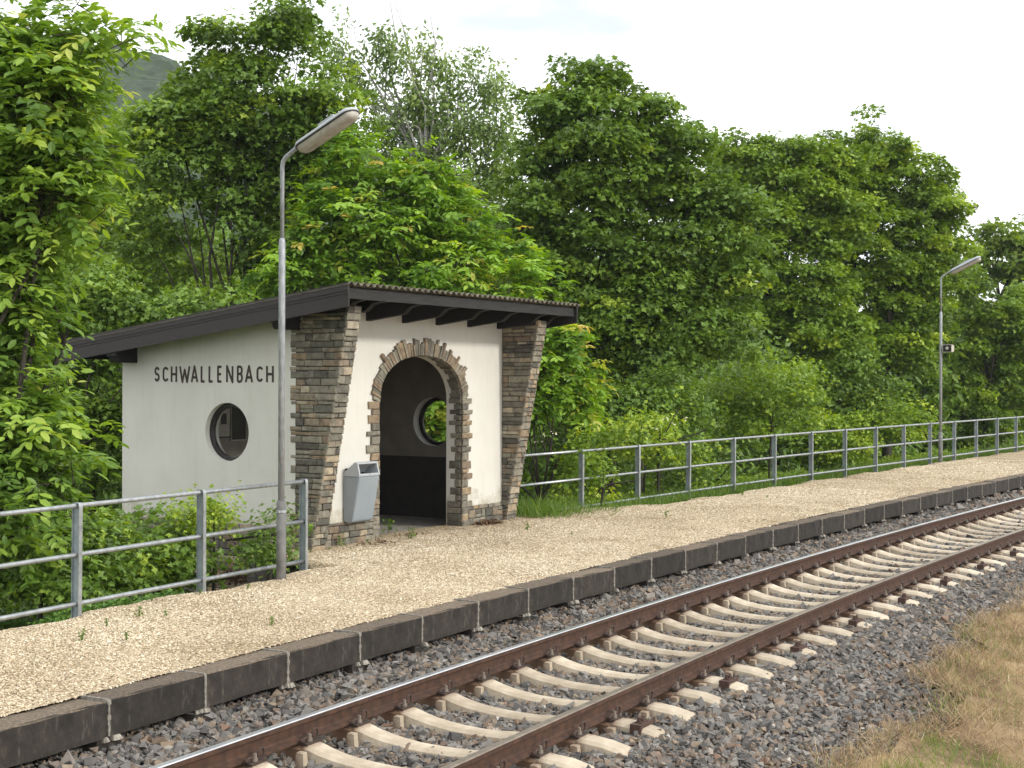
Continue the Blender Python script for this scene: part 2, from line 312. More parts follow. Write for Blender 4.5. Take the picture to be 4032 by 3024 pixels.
MT['ballast'] = tinted('ballast_stone', [(0.0, (0.06, 0.056, 0.053)), (0.25, (0.135, 0.128, 0.122)), (0.5, (0.235, 0.218, 0.198)), (0.65, (0.15, 0.105, 0.075)),
                       (0.8, (0.25, 0.20, 0.145)), (0.93, (0.19, 0.115, 0.075)), (1.0, (0.42, 0.40, 0.37))], nscale=30, namp=0.4, rough=0.85, bmp=0.3, bd=0.004, bscale=120)
def groundmat():
    m, n, l, b = mat('soil_and_moss'); t = noise(n, l, 1.1, 8, 0.7)
    r = ramp(n, [(0.35, (0.035, 0.028, 0.016)), (0.5, (0.045, 0.055, 0.018)), (0.65, (0.055, 0.085, 0.02))]); l.new(t.outputs['Fac'], r.inputs[0])
    l.new(r.outputs[0], b.inputs['Base Color']); b.inputs['Roughness'].default_value = 1
    t2 = noise(n, l, 18, 5); l.new(bump(n, l, t2.outputs['Fac'], 0.8, 0.06), b.inputs['Normal']); return m
MT['ground'] = groundmat()
def drymat():
    m, n, l, b = mat('dry_thatch'); t = noise(n, l, 1.2, 8, 0.7)
    r = ramp(n, [(0.35, (0.14, 0.09, 0.05)), (0.52, (0.34, 0.235, 0.125)), (0.68, (0.50, 0.37, 0.20))]); l.new(t.outputs['Fac'], r.inputs[0])
    l.new(r.outputs[0], b.inputs['Base Color']); b.inputs['Roughness'].default_value = 1
    t2 = noise(n, l, 50, 5); l.new(bump(n, l, t2.outputs['Fac'], 1, 0.04), b.inputs['Normal']); return m
MT['thatch'] = drymat()
MT['lf_dark'] = leafmat('maple_leaf', [(0, (0.081, 0.139, 0.025)), (0.5, (0.144, 0.244, 0.037)), (0.85, (0.234, 0.360, 0.053)), (1, (0.408, 0.512, 0.067))], 0.30)
MT['lf_mid'] = leafmat('field_maple_leaf', [(0, (0.100, 0.169, 0.024)), (0.5, (0.185, 0.300, 0.036)), (0.85, (0.290, 0.412, 0.051)), (1, (0.447, 0.557, 0.069))], 0.32)
MT['lf_bright'] = leafmat('walnut_leaf', [(0, (0.099, 0.199, 0.028)), (0.45, (0.208, 0.359, 0.046)), (0.85, (0.342, 0.526, 0.068)), (1, (0.597, 0.479, 0.113))], 0.40)
MT['lf_near'] = leafmat('near_walnut_leaf', [(0, (0.091, 0.169, 0.032)), (0.5, (0.190, 0.315, 0.053)), (0.9, (0.338, 0.484, 0.079)), (1, (0.508, 0.564, 0.140))], 0.42)
MT['lf_birch'] = leafmat('birch_leaf', [(0, (0.094, 0.150, 0.043)), (0.5, (0.177, 0.265, 0.068)), (1, (0.331, 0.438, 0.126))], 0.3)
MT['lf_yellow'] = leafmat('sunny_leaf', [(0, (0.083, 0.138, 0.022)), (0.5, (0.165, 0.253, 0.035)), (1, (0.297, 0.396, 0.075))], 0.45)
MT['lf_ivy'] = leafmat('ivy_leaf', [(0, (0.030, 0.078, 0.015)), (0.6, (0.071, 0.162, 0.029)), (1, (0.150, 0.277, 0.047))], 0.2, 0.35)
MT['grass'] = leafmat('grass_blade', [(0, (0.06, 0.12, 0.018)), (0.6, (0.125, 0.22, 0.032)), (1, (0.25, 0.30, 0.07))], 0.35)
MT['drygrass'] = leafmat('dry_grass_blade', [(0, (0.11, 0.065, 0.035)), (0.35, (0.29, 0.195, 0.105)), (0.7, (0.50, 0.37, 0.21)), (0.9, (0.62, 0.50, 0.30)), (1, (0.14, 0.20, 0.035))], 0.12)
MT['flower'] = simple('cream_flower', (0.7, 0.66, 0.45), (0.8, 0.78, 0.6), 8, 0.8)
MT['deadleaf'] = tinted('dead_leaf', [(0, (0.05, 0.028, 0.016)), (0.5, (0.12, 0.065, 0.035)), (1, (0.25, 0.15, 0.075))], namp=0.3, bmp=0)
def glass():
    m, n, l, b = mat('window_glass'); n.remove(b); o = n['Material Output']
    t = n.new('ShaderNodeBsdfTransparent'); g = n.new('ShaderNodeBsdfGlossy'); g.inputs['Roughness'].default_value = 0.03
    x = n.new('ShaderNodeMixShader'); f = n.new('ShaderNodeFresnel'); f.inputs[0].default_value = 1.22
    t.inputs[0].default_value = (0.86, 0.88, 0.86, 1)
    l.new(f.outputs[0], x.inputs[0]); l.new(t.outputs[0], x.inputs[1]); l.new(g.outputs[0], x.inputs[2]); l.new(x.outputs[0], o.inputs['Surface']); return m
MT['glass'] = glass()
def lens():
    m, n, l, b = mat('lamp_cover_plastic'); t = noise(n, l, 8, 4); r = ramp(n, [(0.3, (0.34, 0.31, 0.27)), (0.7, (0.52, 0.49, 0.44))]); l.new(t.outputs['Fac'], r.inputs[0])
    l.new(r.outputs[0], b.inputs['Base Color']); b.inputs['Roughness'].default_value = 0.2
    return m
MT['lens'] = lens()
def hillmat():
    m, n, l, b = mat('forested_hill'); c = n.new('ShaderNodeTexCoord')
    v = n.new('ShaderNodeTexVoronoi'); v.inputs['Scale'].default_value = 0.16; l.new(c.outputs['Object'], v.inputs['Vector'])
    t = noise(n, l, 0.5, 6); r = ramp(n, [(0.3, (0.016, 0.032, 0.012)), (0.7, (0.045, 0.08, 0.022))]); l.new(t.outputs['Fac'], r.inputs[0])
    l.new(r.outputs[0], b.inputs['Base Color']); b.inputs['Roughness'].default_value = 1
    l.new(bump(n, l, v.outputs['Distance'], 1, 5.0), b.inputs['Normal']); return m
MT['hill'] = hillmat()

# ------------------------------------------------------------------ ground, ballast, platform
ORD = ['first','second','third','fourth','fifth','sixth','seventh','eighth','ninth','tenth','eleventh','twelfth','thirteenth','fourteenth','fifteenth',
       'sixteenth','seventeenth','eighteenth','nineteenth','twentieth','twenty-first','twenty-second','twenty-third','twenty-fourth','twenty-fifth',
       'twenty-sixth','twenty-seventh','twenty-eighth','twenty-ninth','thirtieth','thirty-first','thirty-second','thirty-third','thirty-fourth','thirty-fifth',
       'thirty-sixth','thirty-seventh','thirty-eighth','thirty-ninth','fortieth']
def vnoise(x, y, sc, seed=0):
    r = np.random.default_rng(seed); G = r.random((64, 64)); x = np.asarray(x) * sc; y = np.asarray(y) * sc
    i = np.floor(x).astype(int); j = np.floor(y).astype(int); u = x - i; v = y - j; u = u*u*(3-2*u); v = v*v*(3-2*v)
    g = lambda a, b: G[a % 64, b % 64]
    return (g(i, j)*(1-u) + g(i+1, j)*u)*(1-v) + (g(i, j+1)*(1-u) + g(i+1, j+1)*u)*v - 0.5
def ground_h(x, y):
    s, o = track_co(x, y)
    prof = np.interp(o, [-60, -9, -4, -2.4, -1.6, 1.8, 4.3, 4.75, 5.8, 9, 25, 80], [-1.0, -0.75, -0.55, -0.52, -0.45, -0.45, -0.30, 0.03, -0.33, -0.6, -0.8, -1.5])
    nzv = vnoise(x, y, 0.5, 3) * 0.16 + vnoise(x, y, 1.7, 4) * 0.05
    nzv = nzv * np.clip(np.abs(o - 1.2) / 5, 0, 1)
    return prof + nzv + GR * np.clip(s, -12, 42)
g = np.sinh(np.linspace(-7.6, 7.6, 240)) * 3.0
gx, gy = np.meshgrid(g + 1.0, g + 18.0)
V = np.stack([gx.ravel(), gy.ravel(), ground_h(gx.ravel(), gy.ravel())], 1)
ii, jj = np.meshgrid(np.arange(239), np.arange(239)); q = (jj * 240 + ii).ravel()
fast_mesh('ground', V, np.full(len(q), 4), np.stack([q, q+1, q+241, q+240], 1).ravel(), np.full(len(q), 0.5), MT['ground'], smooth=True)['kind'] = 'structure'

def strip(name, S, offs_fn, z_fn, m, kind='structure', nmul=1, amp=0.0):
    rows = []
    for s in S:
        of = np.array(offs_fn(s)); z = np.array(z_fn(s, of)); rows.append(T(np.full(len(of), s), of, z))
    k = len(rows[0]); V = np.concatenate(rows)
    if amp: V[:, 2] += vnoise(V[:, 0], V[:, 1], 3.1, 9) * amp + vnoise(V[:, 0], V[:, 1], 9, 10) * amp * 0.5
    n = len(S); a, b = np.meshgrid(np.arange(k-1), np.arange(n-1)); q = (b * k + a).ravel()
    o = fast_mesh(name, V, np.full(len(q), 4), np.stack([q, q+k, q+k+1, q+1], 1).ravel(), np.full(len(q), 0.5), m, smooth=True)
    o['kind'] = kind; return o
DP, HP, KL, SP0 = 1.71576, 0.2127, 0.97704, -2.55164
def bedz(o): return np.interp(o, [-2.6, -1.75, -1.35, -0.95, -0.6, 0, 0.6, 0.95, 1.5, 2.1], [-0.56, -0.33, -0.27, -0.258, -0.27, -0.285, -0.27, -0.235, -0.145, -0.115])
strip('ballast_bed', np.arange(-14, 60, 0.3), lambda s: np.linspace(-2.8, 2.05, 24), lambda s, o: bedz(o) - 0.02, MT['ballastbed'], amp=0.015)
def edge(s): 
    e = np.interp(s, [-20, 3.65, 4.2, 9.8, 13.5, 60], [4.66, 4.66, 6.3, 6.3, 5.05, 4.95])
    return e + 0.09 * sin(s * 2.3) + 0.05 * sin(s * 6.1 + 1) if s < 3.6 or s > 10.3 else e
def plat_z(s, o):
    e = edge(s); return 0.2127 - 0.004 + 0.02 * np.clip((o - 2) / 3, 0, 1) - 0.07 * np.clip((o - e + 0.35) / 0.35, 0, 1) ** 2
strip('platform', np.arange(-14, 60, 0.12), lambda s: np.linspace(DP + 0.25, edge(s), 40), plat_z, MT['gravel'], amp=0.012)
strip('platform_fill', np.arange(-14, 60, 0.12), lambda s: [DP + 0.235, DP + 0.237, DP + 0.25, edge(s) - 0.02, edge(s) + 0.06],
      lambda s, o: [-0.5, -0.046, 0.10, 0.10, -0.15], MT['mortar'])
def vb(s): return np.interp(s, [-20, 0, 3, 5, 8, 14, 60], [-2.8, -2.78, -2.8, -2.3, -2.1, -1.95, -1.85]) + 0.12 * sin(s * 2.1) + 0.07 * sin(s * 5.3)
strip('verge', np.arange(-14, 60, 0.15), lambda s: vb(s) - np.array([0, 0.15, 0.4, 0.8, 1.3, 2, 3, 4.5, 6.5, 9, 12]),
      lambda s, o: -0.36 + (-0.13) * np.clip((vb(s) - o) / 0.8, 0, 1) - 0.015 * np.clip(vb(s) - o, 0, 12), MT['thatch'], amp=0.08)

# ballast stones
def stones():
    ico_v = []; ph = (1 + 5 ** .5) / 2
    for a, b_ in ((-1, ph), (1, ph), (-1, -ph), (1, -ph)): ico_v += [(a, b_, 0), (0, a, b_), (b_, 0, a)]
    tv = np.array(ico_v) / 1.9
    import itertools
    # convex hull of a few jittered cube corners is enough: build 3 angular templates
    base = np.array([(-1,-1,-1),(1,-1,-1),(1,1,-1),(-1,1,-1),(-.7,-.8,1),(.8,-.7,1),(.7,.8,1),(-.8,.6,1)], float)
    fs = [(0,3,2),(0,2,1),(4,5,6),(4,6,7),(0,1,5),(0,5,4),(1,2,6),(1,6,5),(2,3,7),(2,7,6),(3,0,4),(3,4,7)]
    out = []
    for k in range(4):
        r = np.random.default_rng(50 + k); out.append((base * 0.5 + r.normal(0, 0.19, base.shape), fs))
    return out
TPL = stones()
P, SZ, S_all = [], [], []
def addst(s0, s1, o0, o1, dens, sz, zo=0.0):
    n = int((s1 - s0) * (o1 - o0) * dens); s = rng.uniform(s0, s1, n); o = rng.uniform(o0, o1, n)
    p = T(s, o, bedz(o)); p[:, 2] += rng.uniform(-0.012, 0.016, n) + zo; P.append(p); SZ.append(sz * rng.lognormal(0, 0.28, n)); S_all.append(s)
addst(-4.5, 9, -2.75, 1.95, 860, 0.040); addst(9, 18, -2.5, 1.95, 560, 0.047); addst(18, 42, -2.4, 1.95, 230, 0.068)
addst(-3.5, 10, -2.1, -1.0, 170, 0.046, 0.012); addst(-3.5, 10, 1.0, 1.7, 120, 0.05, 0.015)
P = np.concatenate(P); SZ = np.concatenate(SZ); N = len(P)
nn = unit(np.stack([rng.normal(0, .55, N), rng.normal(0, .55, N), np.ones(N)], 1)); tt = rng.normal(0, 1, (N, 3)); A, B, Nn = frames(nn, tt)
S3 = np.stack([SZ * rng.uniform(.8, 1.35, N), SZ * rng.uniform(.65, 1.05, N), SZ * rng.uniform(.4, .8, N)], 1)
tint = np.clip(rng.normal(0.34, 0.22, N), 0, 0.62); w = rng.random(N)
tint = np.where(w > .80, rng.uniform(.6, .86, N), tint); tint = np.where(w > .965, rng.uniform(.88, 1, N), tint)
k = rng.integers(0, 4, N)
bal = []
vs, fs_, cs_, ts_ = [], [], [], []; off_ = 0
for q in range(4):
    m_ = k == q; tv, tf = TPL[q]; Pn = P[m_]; n_ = len(Pn)
    VV = Pn[:, None, :] + (tv[None, :, 0, None] * S3[m_][:, None, 0, None] * A[m_][:, None, :] + tv[None, :, 1, None] * S3[m_][:, None, 1, None] * B[m_][:, None, :] + tv[None, :, 2, None] * S3[m_][:, None, 2, None] * Nn[m_][:, None, :])
    FF = (np.array(tf).ravel()[None] + (np.arange(n_) * 8)[:, None]).ravel() + off_
    vs.append(VV.reshape(-1, 3)); fs_.append(FF); ts_.append(np.repeat(tint[m_], 12)); off_ += n_ * 8
F = np.concatenate(fs_)
tag(fast_mesh('ballast', np.concatenate(vs), np.full(len(F) // 3, 3), F, np.concatenate(ts_), MT['ballast']),
    'grey and brown crushed stone ballast round the sleepers', 'ballast', kind='stuff')

# loose pebbles of the platform surface
def pebbles():
    r = np.random.default_rng(33); S_, O_ = [], []
    for s0, s1, dn in ((-4.2, 4, 2200), (4, 10, 1600), (10, 18, 700), (18, 30, 300)):
        n = int((s1 - s0) * 3.9 * dn); s = r.uniform(s0, s1, n); e = np.array([edge(a) for a in s]); o = r.uniform(DP + .24, DP + .24 + 3.9, n); k = o < np.minimum(e - .05, 5.66); S_.append(s[k]); O_.append(o[k])
    s = np.concatenate(S_); o = np.concatenate(O_); n = len(s); e = np.array([edge(a) for a in s])
    z = 0.2087 + 0.02 * np.clip((o - 2) / 3, 0, 1) - 0.07 * np.clip((o - e + 0.35) / 0.35, 0, 1) ** 2
    p = T(s, o, z); p[:, 2] += vnoise(p[:, 0], p[:, 1], 3.1, 9) * .012 + vnoise(p[:, 0], p[:, 1], 9, 10) * .006 + r.uniform(-.001, .004, n)
    tv = [(-1,-1,-.5),(1,-.8,-.5),(.9,1,-.5),(-1,.8,-.5),(-.5,-.6,.5),(.6,-.4,.4),(.5,.6,.5),(-.6,.5,.4)]
    tf = [(4,5,6,7),(0,1,5,4),(1,2,6,5),(2,3,7,6),(3,0,4,7)]
    A, B, C = frames(np.stack([r.normal(0, .35, n), r.normal(0, .35, n), np.ones(n)], 1), r.normal(0, 1, (n, 3)))
    sz = .0057 * r.lognormal(0, .35, n) * (1 + np.clip(s - 6, 0, 30) * .04); sz3 = np.stack([sz * 1.2, sz * .8, sz * .8], 1)
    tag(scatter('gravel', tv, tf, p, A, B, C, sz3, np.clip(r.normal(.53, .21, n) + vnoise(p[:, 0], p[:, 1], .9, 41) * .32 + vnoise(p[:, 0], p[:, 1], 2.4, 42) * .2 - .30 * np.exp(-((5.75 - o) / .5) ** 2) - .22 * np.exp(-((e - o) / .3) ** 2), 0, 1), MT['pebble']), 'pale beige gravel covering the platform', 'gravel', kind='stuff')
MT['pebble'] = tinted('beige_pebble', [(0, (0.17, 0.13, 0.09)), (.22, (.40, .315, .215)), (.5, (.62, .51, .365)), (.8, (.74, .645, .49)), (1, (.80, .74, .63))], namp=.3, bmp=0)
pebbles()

# kerb slabs along the platform edge
def make_kerb():
    r = empty('kerb_slab'); b = MB(); L = KL - 0.016; c = 0.012
    xs = [(-0.28, -0.25), (-0.28, -0.004), (-c, 0.0), (0.0, -c), (0.0, -0.25)]
    ny = 6; vs = []
    for j in range(ny + 1):
        y = 0.008 + L * j / ny
        for (x, z) in xs: vs.append((x + (random.uniform(-.006, .003) if x > -.2 else 0), y, z + random.uniform(-.006, .002)))
    fs = []
    for j in range(ny):
        for i in range(4): a = j*5+i; fs.append((a, a+5, a+6, a+1))
        fs.append((j*5+4, j*5+9, j*5+5, j*5))
    fs.append((0, 1, 2, 3, 4)); fs.append(tuple(ny*5 + i for i in (4, 3, 2, 1, 0)))
    b.add(vs, fs); b.build('slab', MT['kerb'], r)
    j = MB(); n = 7
    for q in range(n):           # uneven mortar in the joint, running down the face
        z0 = -0.25 + 0.25 * q / n; z1 = -0.25 + 0.25 * (q + 1) / n; wv = random.uniform(.007, .017)
        j.box(-0.05, 0.0025 + random.uniform(0, .004), -wv, wv, z0, z1)
    j.box(-0.279, -0.004, -0.009, 0.009, -0.02, 0.0025); j.build('mortar_joint', MT['joint'], r)
    p = MB(); p.hexa([(-.26, -.17, -.46), (.03, -.15, -.46), (.03, .15, -.46), (-.26, .17, -.46), (-.26, -.12, -.262), (-.012, -.10, -.262), (-.012, .11, -.262), (-.26, .12, -.262)])
    p.build('bearing_block', MT['kerb'], r)
    l = MB()
    for q in range(7):
        x = random.uniform(-.06, .01); y = random.uniform(-.08, .08); s_ = random.uniform(.02, .04)
        l.hexa([(x-s_, y-s_, -.285), (x+s_, y-s_*.8, -.285), (x+s_*.8, y+s_, -.285), (x-s_, y+s_, -.285), (x-s_*.6, y-s_*.7, -.252), (x+s_*.3, y-s_*.4, -.2535), (x+s_*.3, y+s_*.5, -.254), (x-s_*.5, y+s_*.6, -.2525)])
    l.build('mortar_lump', MT['joint'], r)
    return r
kp = [make_kerb(), make_kerb(), make_kerb(), make_kerb()]
def near_things(s): 
    if s < -0.2: return 'below the near railing'
    if s < 2.6: return 'before the tall near lamp'
    if s < 9.8: return 'in front of the shelter'
    return 'along the right-hand railing'
for i in range(-1, 44):
    s = SP0 + KL * i
    o = kp[i+1] if i < 3 else copy_tree(kp[(i * 7) % 4])
    o.location = Tv(s, DP + random.uniform(-.006, .006), HP + random.uniform(-.006, .006)); o.rotation_euler = (random.uniform(-.006, .006), random.uniform(-.012, .012), -float(head(s + .5)))
    if i < 28: lab = 'dark kerb slab %s, %s from the left end' % (near_things(s + .5), ORD[i + 1])
    else: lab = 'small distant dark kerb slab at the far right end of the platform edge'
    tag(o, lab, 'kerb slab', 'concrete slabs edging the platform')

# sleepers with clips
SL0, SLP = -1.70805, 0.6
def make_sleeper(capped):
    r = empty('railway_sleeper'); b = MB()
    xs = [-1.3, -1.22, -1.08, -.95, -.89, -.86, -.66, -.63, -.58, -.5, -.4, -.3, -.15, 0, .15, .3, .4, .5, .58, .63, .66, .86, .89, .95, 1.08, 1.22, 1.3]
    def zt(x): return float(np.interp(abs(x), [0, .15, .3, .42, .52, .60, .64, .66, .86, .89, 1.0, 1.12, 1.2, 1.3], [-.232, -.229, -.218, -.202, -.182, -.160, -.156, -.166, -.166, -.152, -.160, -.168, -.172, -.275]))
    def hw(x): return float(np.interp(abs(x), [0, .4, .65, .9, 1.2, 1.3], [.070, .074, .088, .090, .090, .075]))
    vs = []
    for x in xs:
        z = zt(x); w = hw(x); wb = w + .035; c = .016
        for (y, zz) in [(-wb, -.40), (-w - .012, z - .022), (-w + c, z), (w - c, z), (w + .012, z - .022), (wb, -.40)]: vs.append((x, y + random.uniform(-.003, .003), zz + random.uniform(-.002, .002)))
    fs = []
    for i in range(len(xs) - 1):
        for k_ in range(5): a = i*6+k_; fs.append((a, a+1, a+7, a+6))
    fs.append((5, 4, 3, 2, 1, 0)); e = (len(xs)-1)*6; fs.append(tuple(e + k_ for k_ in range(6)))
    b.add(vs, fs); 
    for sx in (-1, 1):
        for xo in (.60, .90):      # concrete shoulder beside each clip
            x = sx * xo; b.hexa([(x-.04, -.19, -.30), (x+.04, -.19, -.30), (x+.04, -.135, -.30), (x-.04, -.135, -.30), (x-.03, -.185, -.185), (x+.03, -.185, -.185), (x+.03, -.14, -.18), (x-.03, -.14, -.18)])
    b.build('body', MT['sleeper'], r)
    cb = MB(); sc = 1.0
    # coil clip: an upright ring, a lower looped arm and a base plate
    ring = [(0.0, .055 + .030 * cos(a), .034 + .030 * sin(a)) for a in np.linspace(0, 2*pi, 13)]
    cb.tube(ring, .0068, 6, False)
    ring2 = [(-.006 + .010 * sin(a), -.048 + .030 * cos(a), .014 + .014 * sin(a)) for a in np.linspace(0, 2*pi, 12)]
    cb.tube(ring2, .0078, 6, False)
    cb.tube([(0.0, .055, .004), (-.014, .02, .006), (-.006, -.02, .016), (0, -.075, .010)], .0075, 6)
    cb.box(-.04, .035, -.07, .07, -.012, .003)
    bb = MB(); bb.tube([(0, 0, 0), (0, 0, .018)], .020, 8); bb.tube([(0, 0, .018), (0, 0, .044)], .012, 6)
    for sx in (-1, 1):
        for xo, d in ((.655, 1), (.85, -1)):
            c = cb.build('rail_clip', MT['clip'], r) if (sx, xo) == (-1, .655) else c0.copy()
            if (sx, xo) == (-1, .655): c0 = c; n0 = bb.build('bolt', MT['bolt'], c); nb = n0
            else: COL.objects.link(c); c.parent = r; nb = n0.copy(); COL.objects.link(nb); nb.parent = c
            c.location = (sx * xo, -.0, -.148); c.scale = (sx * (-d) * 1.15, 1.15, 1.2)
    if capped:
        cp = MB(); x0, x1 = 1.03, 1.12
        cp.box(x0, x1, -.112, .112, -.30, -.146); cp.box(x0 + .02, x1 - .02, -.06, .06, -.150, -.138)
        cp.box(x0 + .03, x1 - .04, -.05, -.03, -.138, -.105); cp.box(x0 + .03, x1 - .04, .03, .05, -.138, -.11)
        cp.tube([(x0 + .05, 0, -.138), (x0 + .05, 0, -.115)], .016, 8)
        cp.build('anchor_cap', MT['cap'], r)
    return r
spA = [make_sleeper(False), make_sleeper(False)]; spC = make_sleeper(True); used = set()
for k_ in range(-4, 62):
    s = SL0 + SLP * k_; capped = (k_ % 3 == 0)
    src = spC if capped else spA[k_ % 2]
    if id(src) in used: o = copy_tree(src)
    else: o = src; used.add(id(src))
    o.location = Tv(s, 0, random.uniform(-.003, .003)); o.rotation_euler = (0, CANT, -float(head(s)) + random.uniform(-.006, .006))
    i = k_ + 4
    if s < -2.2: lab = 'pale concrete sleeper at the bottom edge, %s in the row from the left' % ORD[i]
    elif i < 40: lab = 'pale concrete sleeper %s, %s in the row from the left' % ('with a rusty end cap' if capped else 'with bare ends', ORD[i])
    else: lab = 'distant pale concrete sleeper at the far right of the track%s' % (' with a rusty anchor cap' if capped else '')
    tag(o, lab, 'sleeper', 'concrete sleepers under the rails')

# rails
def make_rail(off, name, lab, topmat):
    prof = [(-.0625, -.154), (-.0625, -.142), (-.018, -.126), (-.0075, -.112), (-.0075, -.052), (-.030, -.042), (-.0335, -.034), (-.0335, -.008), (-.026, -.0015),
            (.026, -.0015), (.0335, -.008), (.0335, -.034), (.030, -.042), (.0075, -.052), (.0075, -.112), (.018, -.126), (.0625, -.142), (.0625, -.154)]
    S = np.concatenate([np.arange(-12, 30, 0.4), np.arange(30, 72, 1.0)]); n = len(prof)
    rows = [T(np.full(n, s), off + np.array([p[0] for p in prof]), np.array([p[1] for p in prof]) + CANT * off) for s in S]
    V = np.concatenate(rows); a, b = np.meshgrid(np.arange(n), np.arange(len(S)-1)); a = a.ravel(); b = b.ravel()
    q = np.stack([b*n+a, b*n+(a+1) % n, (b+1)*n+(a+1) % n, (b+1)*n+a], 1)
    r = empty(name); tag(r, lab, 'rail', 'rails of the single track')
    fast_mesh('rail_body', V, np.full(len(q), 4), q.ravel(), np.full(len(q), .5), MT['rust'], r)
    tp = [(-.0325, -.005), (-.025, .0008), (.025, .0008), (.0325, -.005)]
    rows = [T(np.full(4, s), off + np.array([p[0] for p in tp]), np.array([p[1] for p in tp]) + CANT * off) for s in S]
    V = np.concatenate(rows); a, b = np.meshgrid(np.arange(3), np.arange(len(S)-1)); a = a.ravel(); b = b.ravel()
    q = np.stack([b*4+a, (b+1)*4+a, (b+1)*4+a+1, b*4+a+1], 1)
    fast_mesh('running_surface', V, np.full(len(q), 4), q.ravel(), np.full(len(q), .5), topmat, r)
    return r
make_rail(.7525, 'rail', 'rusty steel rail nearer the platform with a polished bright top', MT['shine'])
make_rail(-.7525, 'rail', 'rusty steel rail farther from the platform with a dull brown-grey top', MT['dull'])

# ------------------------------------------------------------------ railings
FIT = dict(R=(4.69465, 9.79187, 1.7919, -0.01378), L=(3.98478, -0.65659, 1.63459, 0.03574)); ZB, HS = 0.42294, 0.85752
def fence_pts(side, idx, k):
    d, s0, L, m = FIT[side]; s = s0 + idx * L; p = T(s, d + m * idx * L, 0.0); g_ = p[2]
    zb = ZB + g_; zt = ZB + HS + g_
    return np.array([p[0] * k, p[1] * k]), HCAM + (zb - HCAM) * k, HCAM + (zt - HCAM) * k
def make_fence(name, lab, side, idxs, k, ext0=0.0, ext1=0.0):
    pts = [fence_pts(side, i, k(i) if callable(k) else k) for i in idxs]
    c = pts[0]; r = empty(name, (c[0][0], c[0][1], c[1] - .24)); tag(r, lab, 'railing', 'tubular railings along the platform')
    base = Vector(r.location)
    n = len(pts)
    for i, (xy, zb, zt) in enumerate(pts):
        a = pts[max(i-1, 0)][0]; b_ = pts[min(i+1, n-1)][0]; d = b_ - a; ang = math.atan2(d[1], d[0])
        h = zt - zb; top = h + .24 + .03
        b = MB()
        # local: x along the fence, y away from the track; flange on the track side curls over the top
        prof = [(-.045, -.16), (-.045, top - .035), (-.040, top - .012), (-.028, top), (.030, top), (.042, top - .012), (.046, top - .05)]
        t = .008; w = .022
        for q in range(len(prof)-1):
            (y0, z0), (y1, z1) = prof[q], prof[q+1]; dy, dz = y1-y0, z1-z0; L_ = math.hypot(dy, dz); ny, nz_ = -dz/L_*t, dy/L_*t
            b.hexa([(-w, y0, z0), (w, y0, z0), (w, y0-ny, z0-nz_), (-w, y0-ny, z0-nz_), (-w, y1, z1), (w, y1, z1), (w, y1-ny, z1-nz_), (-w, y1-ny, z1-nz_)], .5, 0)
        b.box(-.005, .005, -.037, .045, -.16, top - .01, .5, 1)
        b.box(-.02, .02, .038, .046, -.16, top - .05, .5, 1)
        o = b.build('post', [MT['steel'], MT['postpaint']], r)
        o.location = Vector((xy[0], xy[1], zb - .24)) - base; o.rotation_euler = (random.uniform(-.006, .006), random.uniform(-.006, .006), ang)
    for lv in (0, .5, 1):
        P3 = [Vector((xy[0], xy[1], zb + (zt - zb) * lv)) for xy, zb, zt in pts]
        if ext0: P3.insert(0, P3[0] + (P3[0] - P3[1]).normalized() * ext0)
        if ext1: P3.append(P3[-1] + (P3[-1] - P3[-2]).normalized() * ext1)
        b = MB(); b.tube([p - base for p in P3], .0225, 10); b.build('handrail', MT['steel'], r, smooth=True)
    return r
make_fence('railing', 'galvanised three-rail railing at the left, ending at the stone pier', 'L', [-1, 0, 1, 2], 1.05, ext0=1.5)
make_fence('railing', 'long galvanised three-rail railing from behind the shelter to the right edge', 'R', list(range(0, 20)), lambda i: 1.042 + .055 * math.exp(-i / 2.5), ext0=1.6)

# ------------------------------------------------------------------ shelter
BX, BY, BZ = -2.5777, 18.2285, 0.235
RZ = pi / 2 - AL
def Wb(x, y, z): return Vector((BX + UX * x - FX * y, BY + UY * x - FY * y, BZ + z))
SH = empty('station_shelter', (BX, BY, BZ), RZ, label='white rendered station shelter with stone piers, arched doorway and sloping corrugated roof', cat='shelter')
W, D, TW, XI = 4.82, 3.32, 0.26, 4.58
def ztop(y): return 3.33 - 0.128 * (0.95 + y)
def arch_z(x):
    u = abs(x - 2.463) / 0.992
    return 1.85 + 0.652 * max(0.0, 1 - u ** 2.25) ** (1 / 2.25)
# front wall
b = MB(); AX = [1.471 + 1.984 * (0.5 - 0.5 * cos(pi * i / 40)) for i in range(41)]
zt = ztop(0) - .09
def wallquad(x0, x1, z0a, z0b, y, inner):
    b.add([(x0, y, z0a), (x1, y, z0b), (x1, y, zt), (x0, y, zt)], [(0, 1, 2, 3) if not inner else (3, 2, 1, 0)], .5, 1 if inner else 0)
for y, inner in ((0, False), (TW, True)):
    wallquad(0.0, 1.471, -.6, -.6, y, inner); wallquad(3.455, W, -.6, -.6, y, inner)
    for i in range(40): wallquad(AX[i], AX[i+1], arch_z(AX[i]) , arch_z(AX[i+1]), y, inner)
for i in range(40):
    x0, x1 = AX[i], AX[i+1]; b.add([(x0, 0, arch_z(x0)), (x1, 0, arch_z(x1)), (x1, TW, arch_z(x1)), (x0, TW, arch_z(x0))], [(0, 3, 2, 1)])
for x in (1.471, 3.455): b.add([(x, 0, -.6), (x, TW, -.6), (x, TW, 1.85), (x, 0, 1.85)], [(0, 1, 2, 3)])
b.build('front_wall', [MT['plaster'], MT['innershade']], SH)
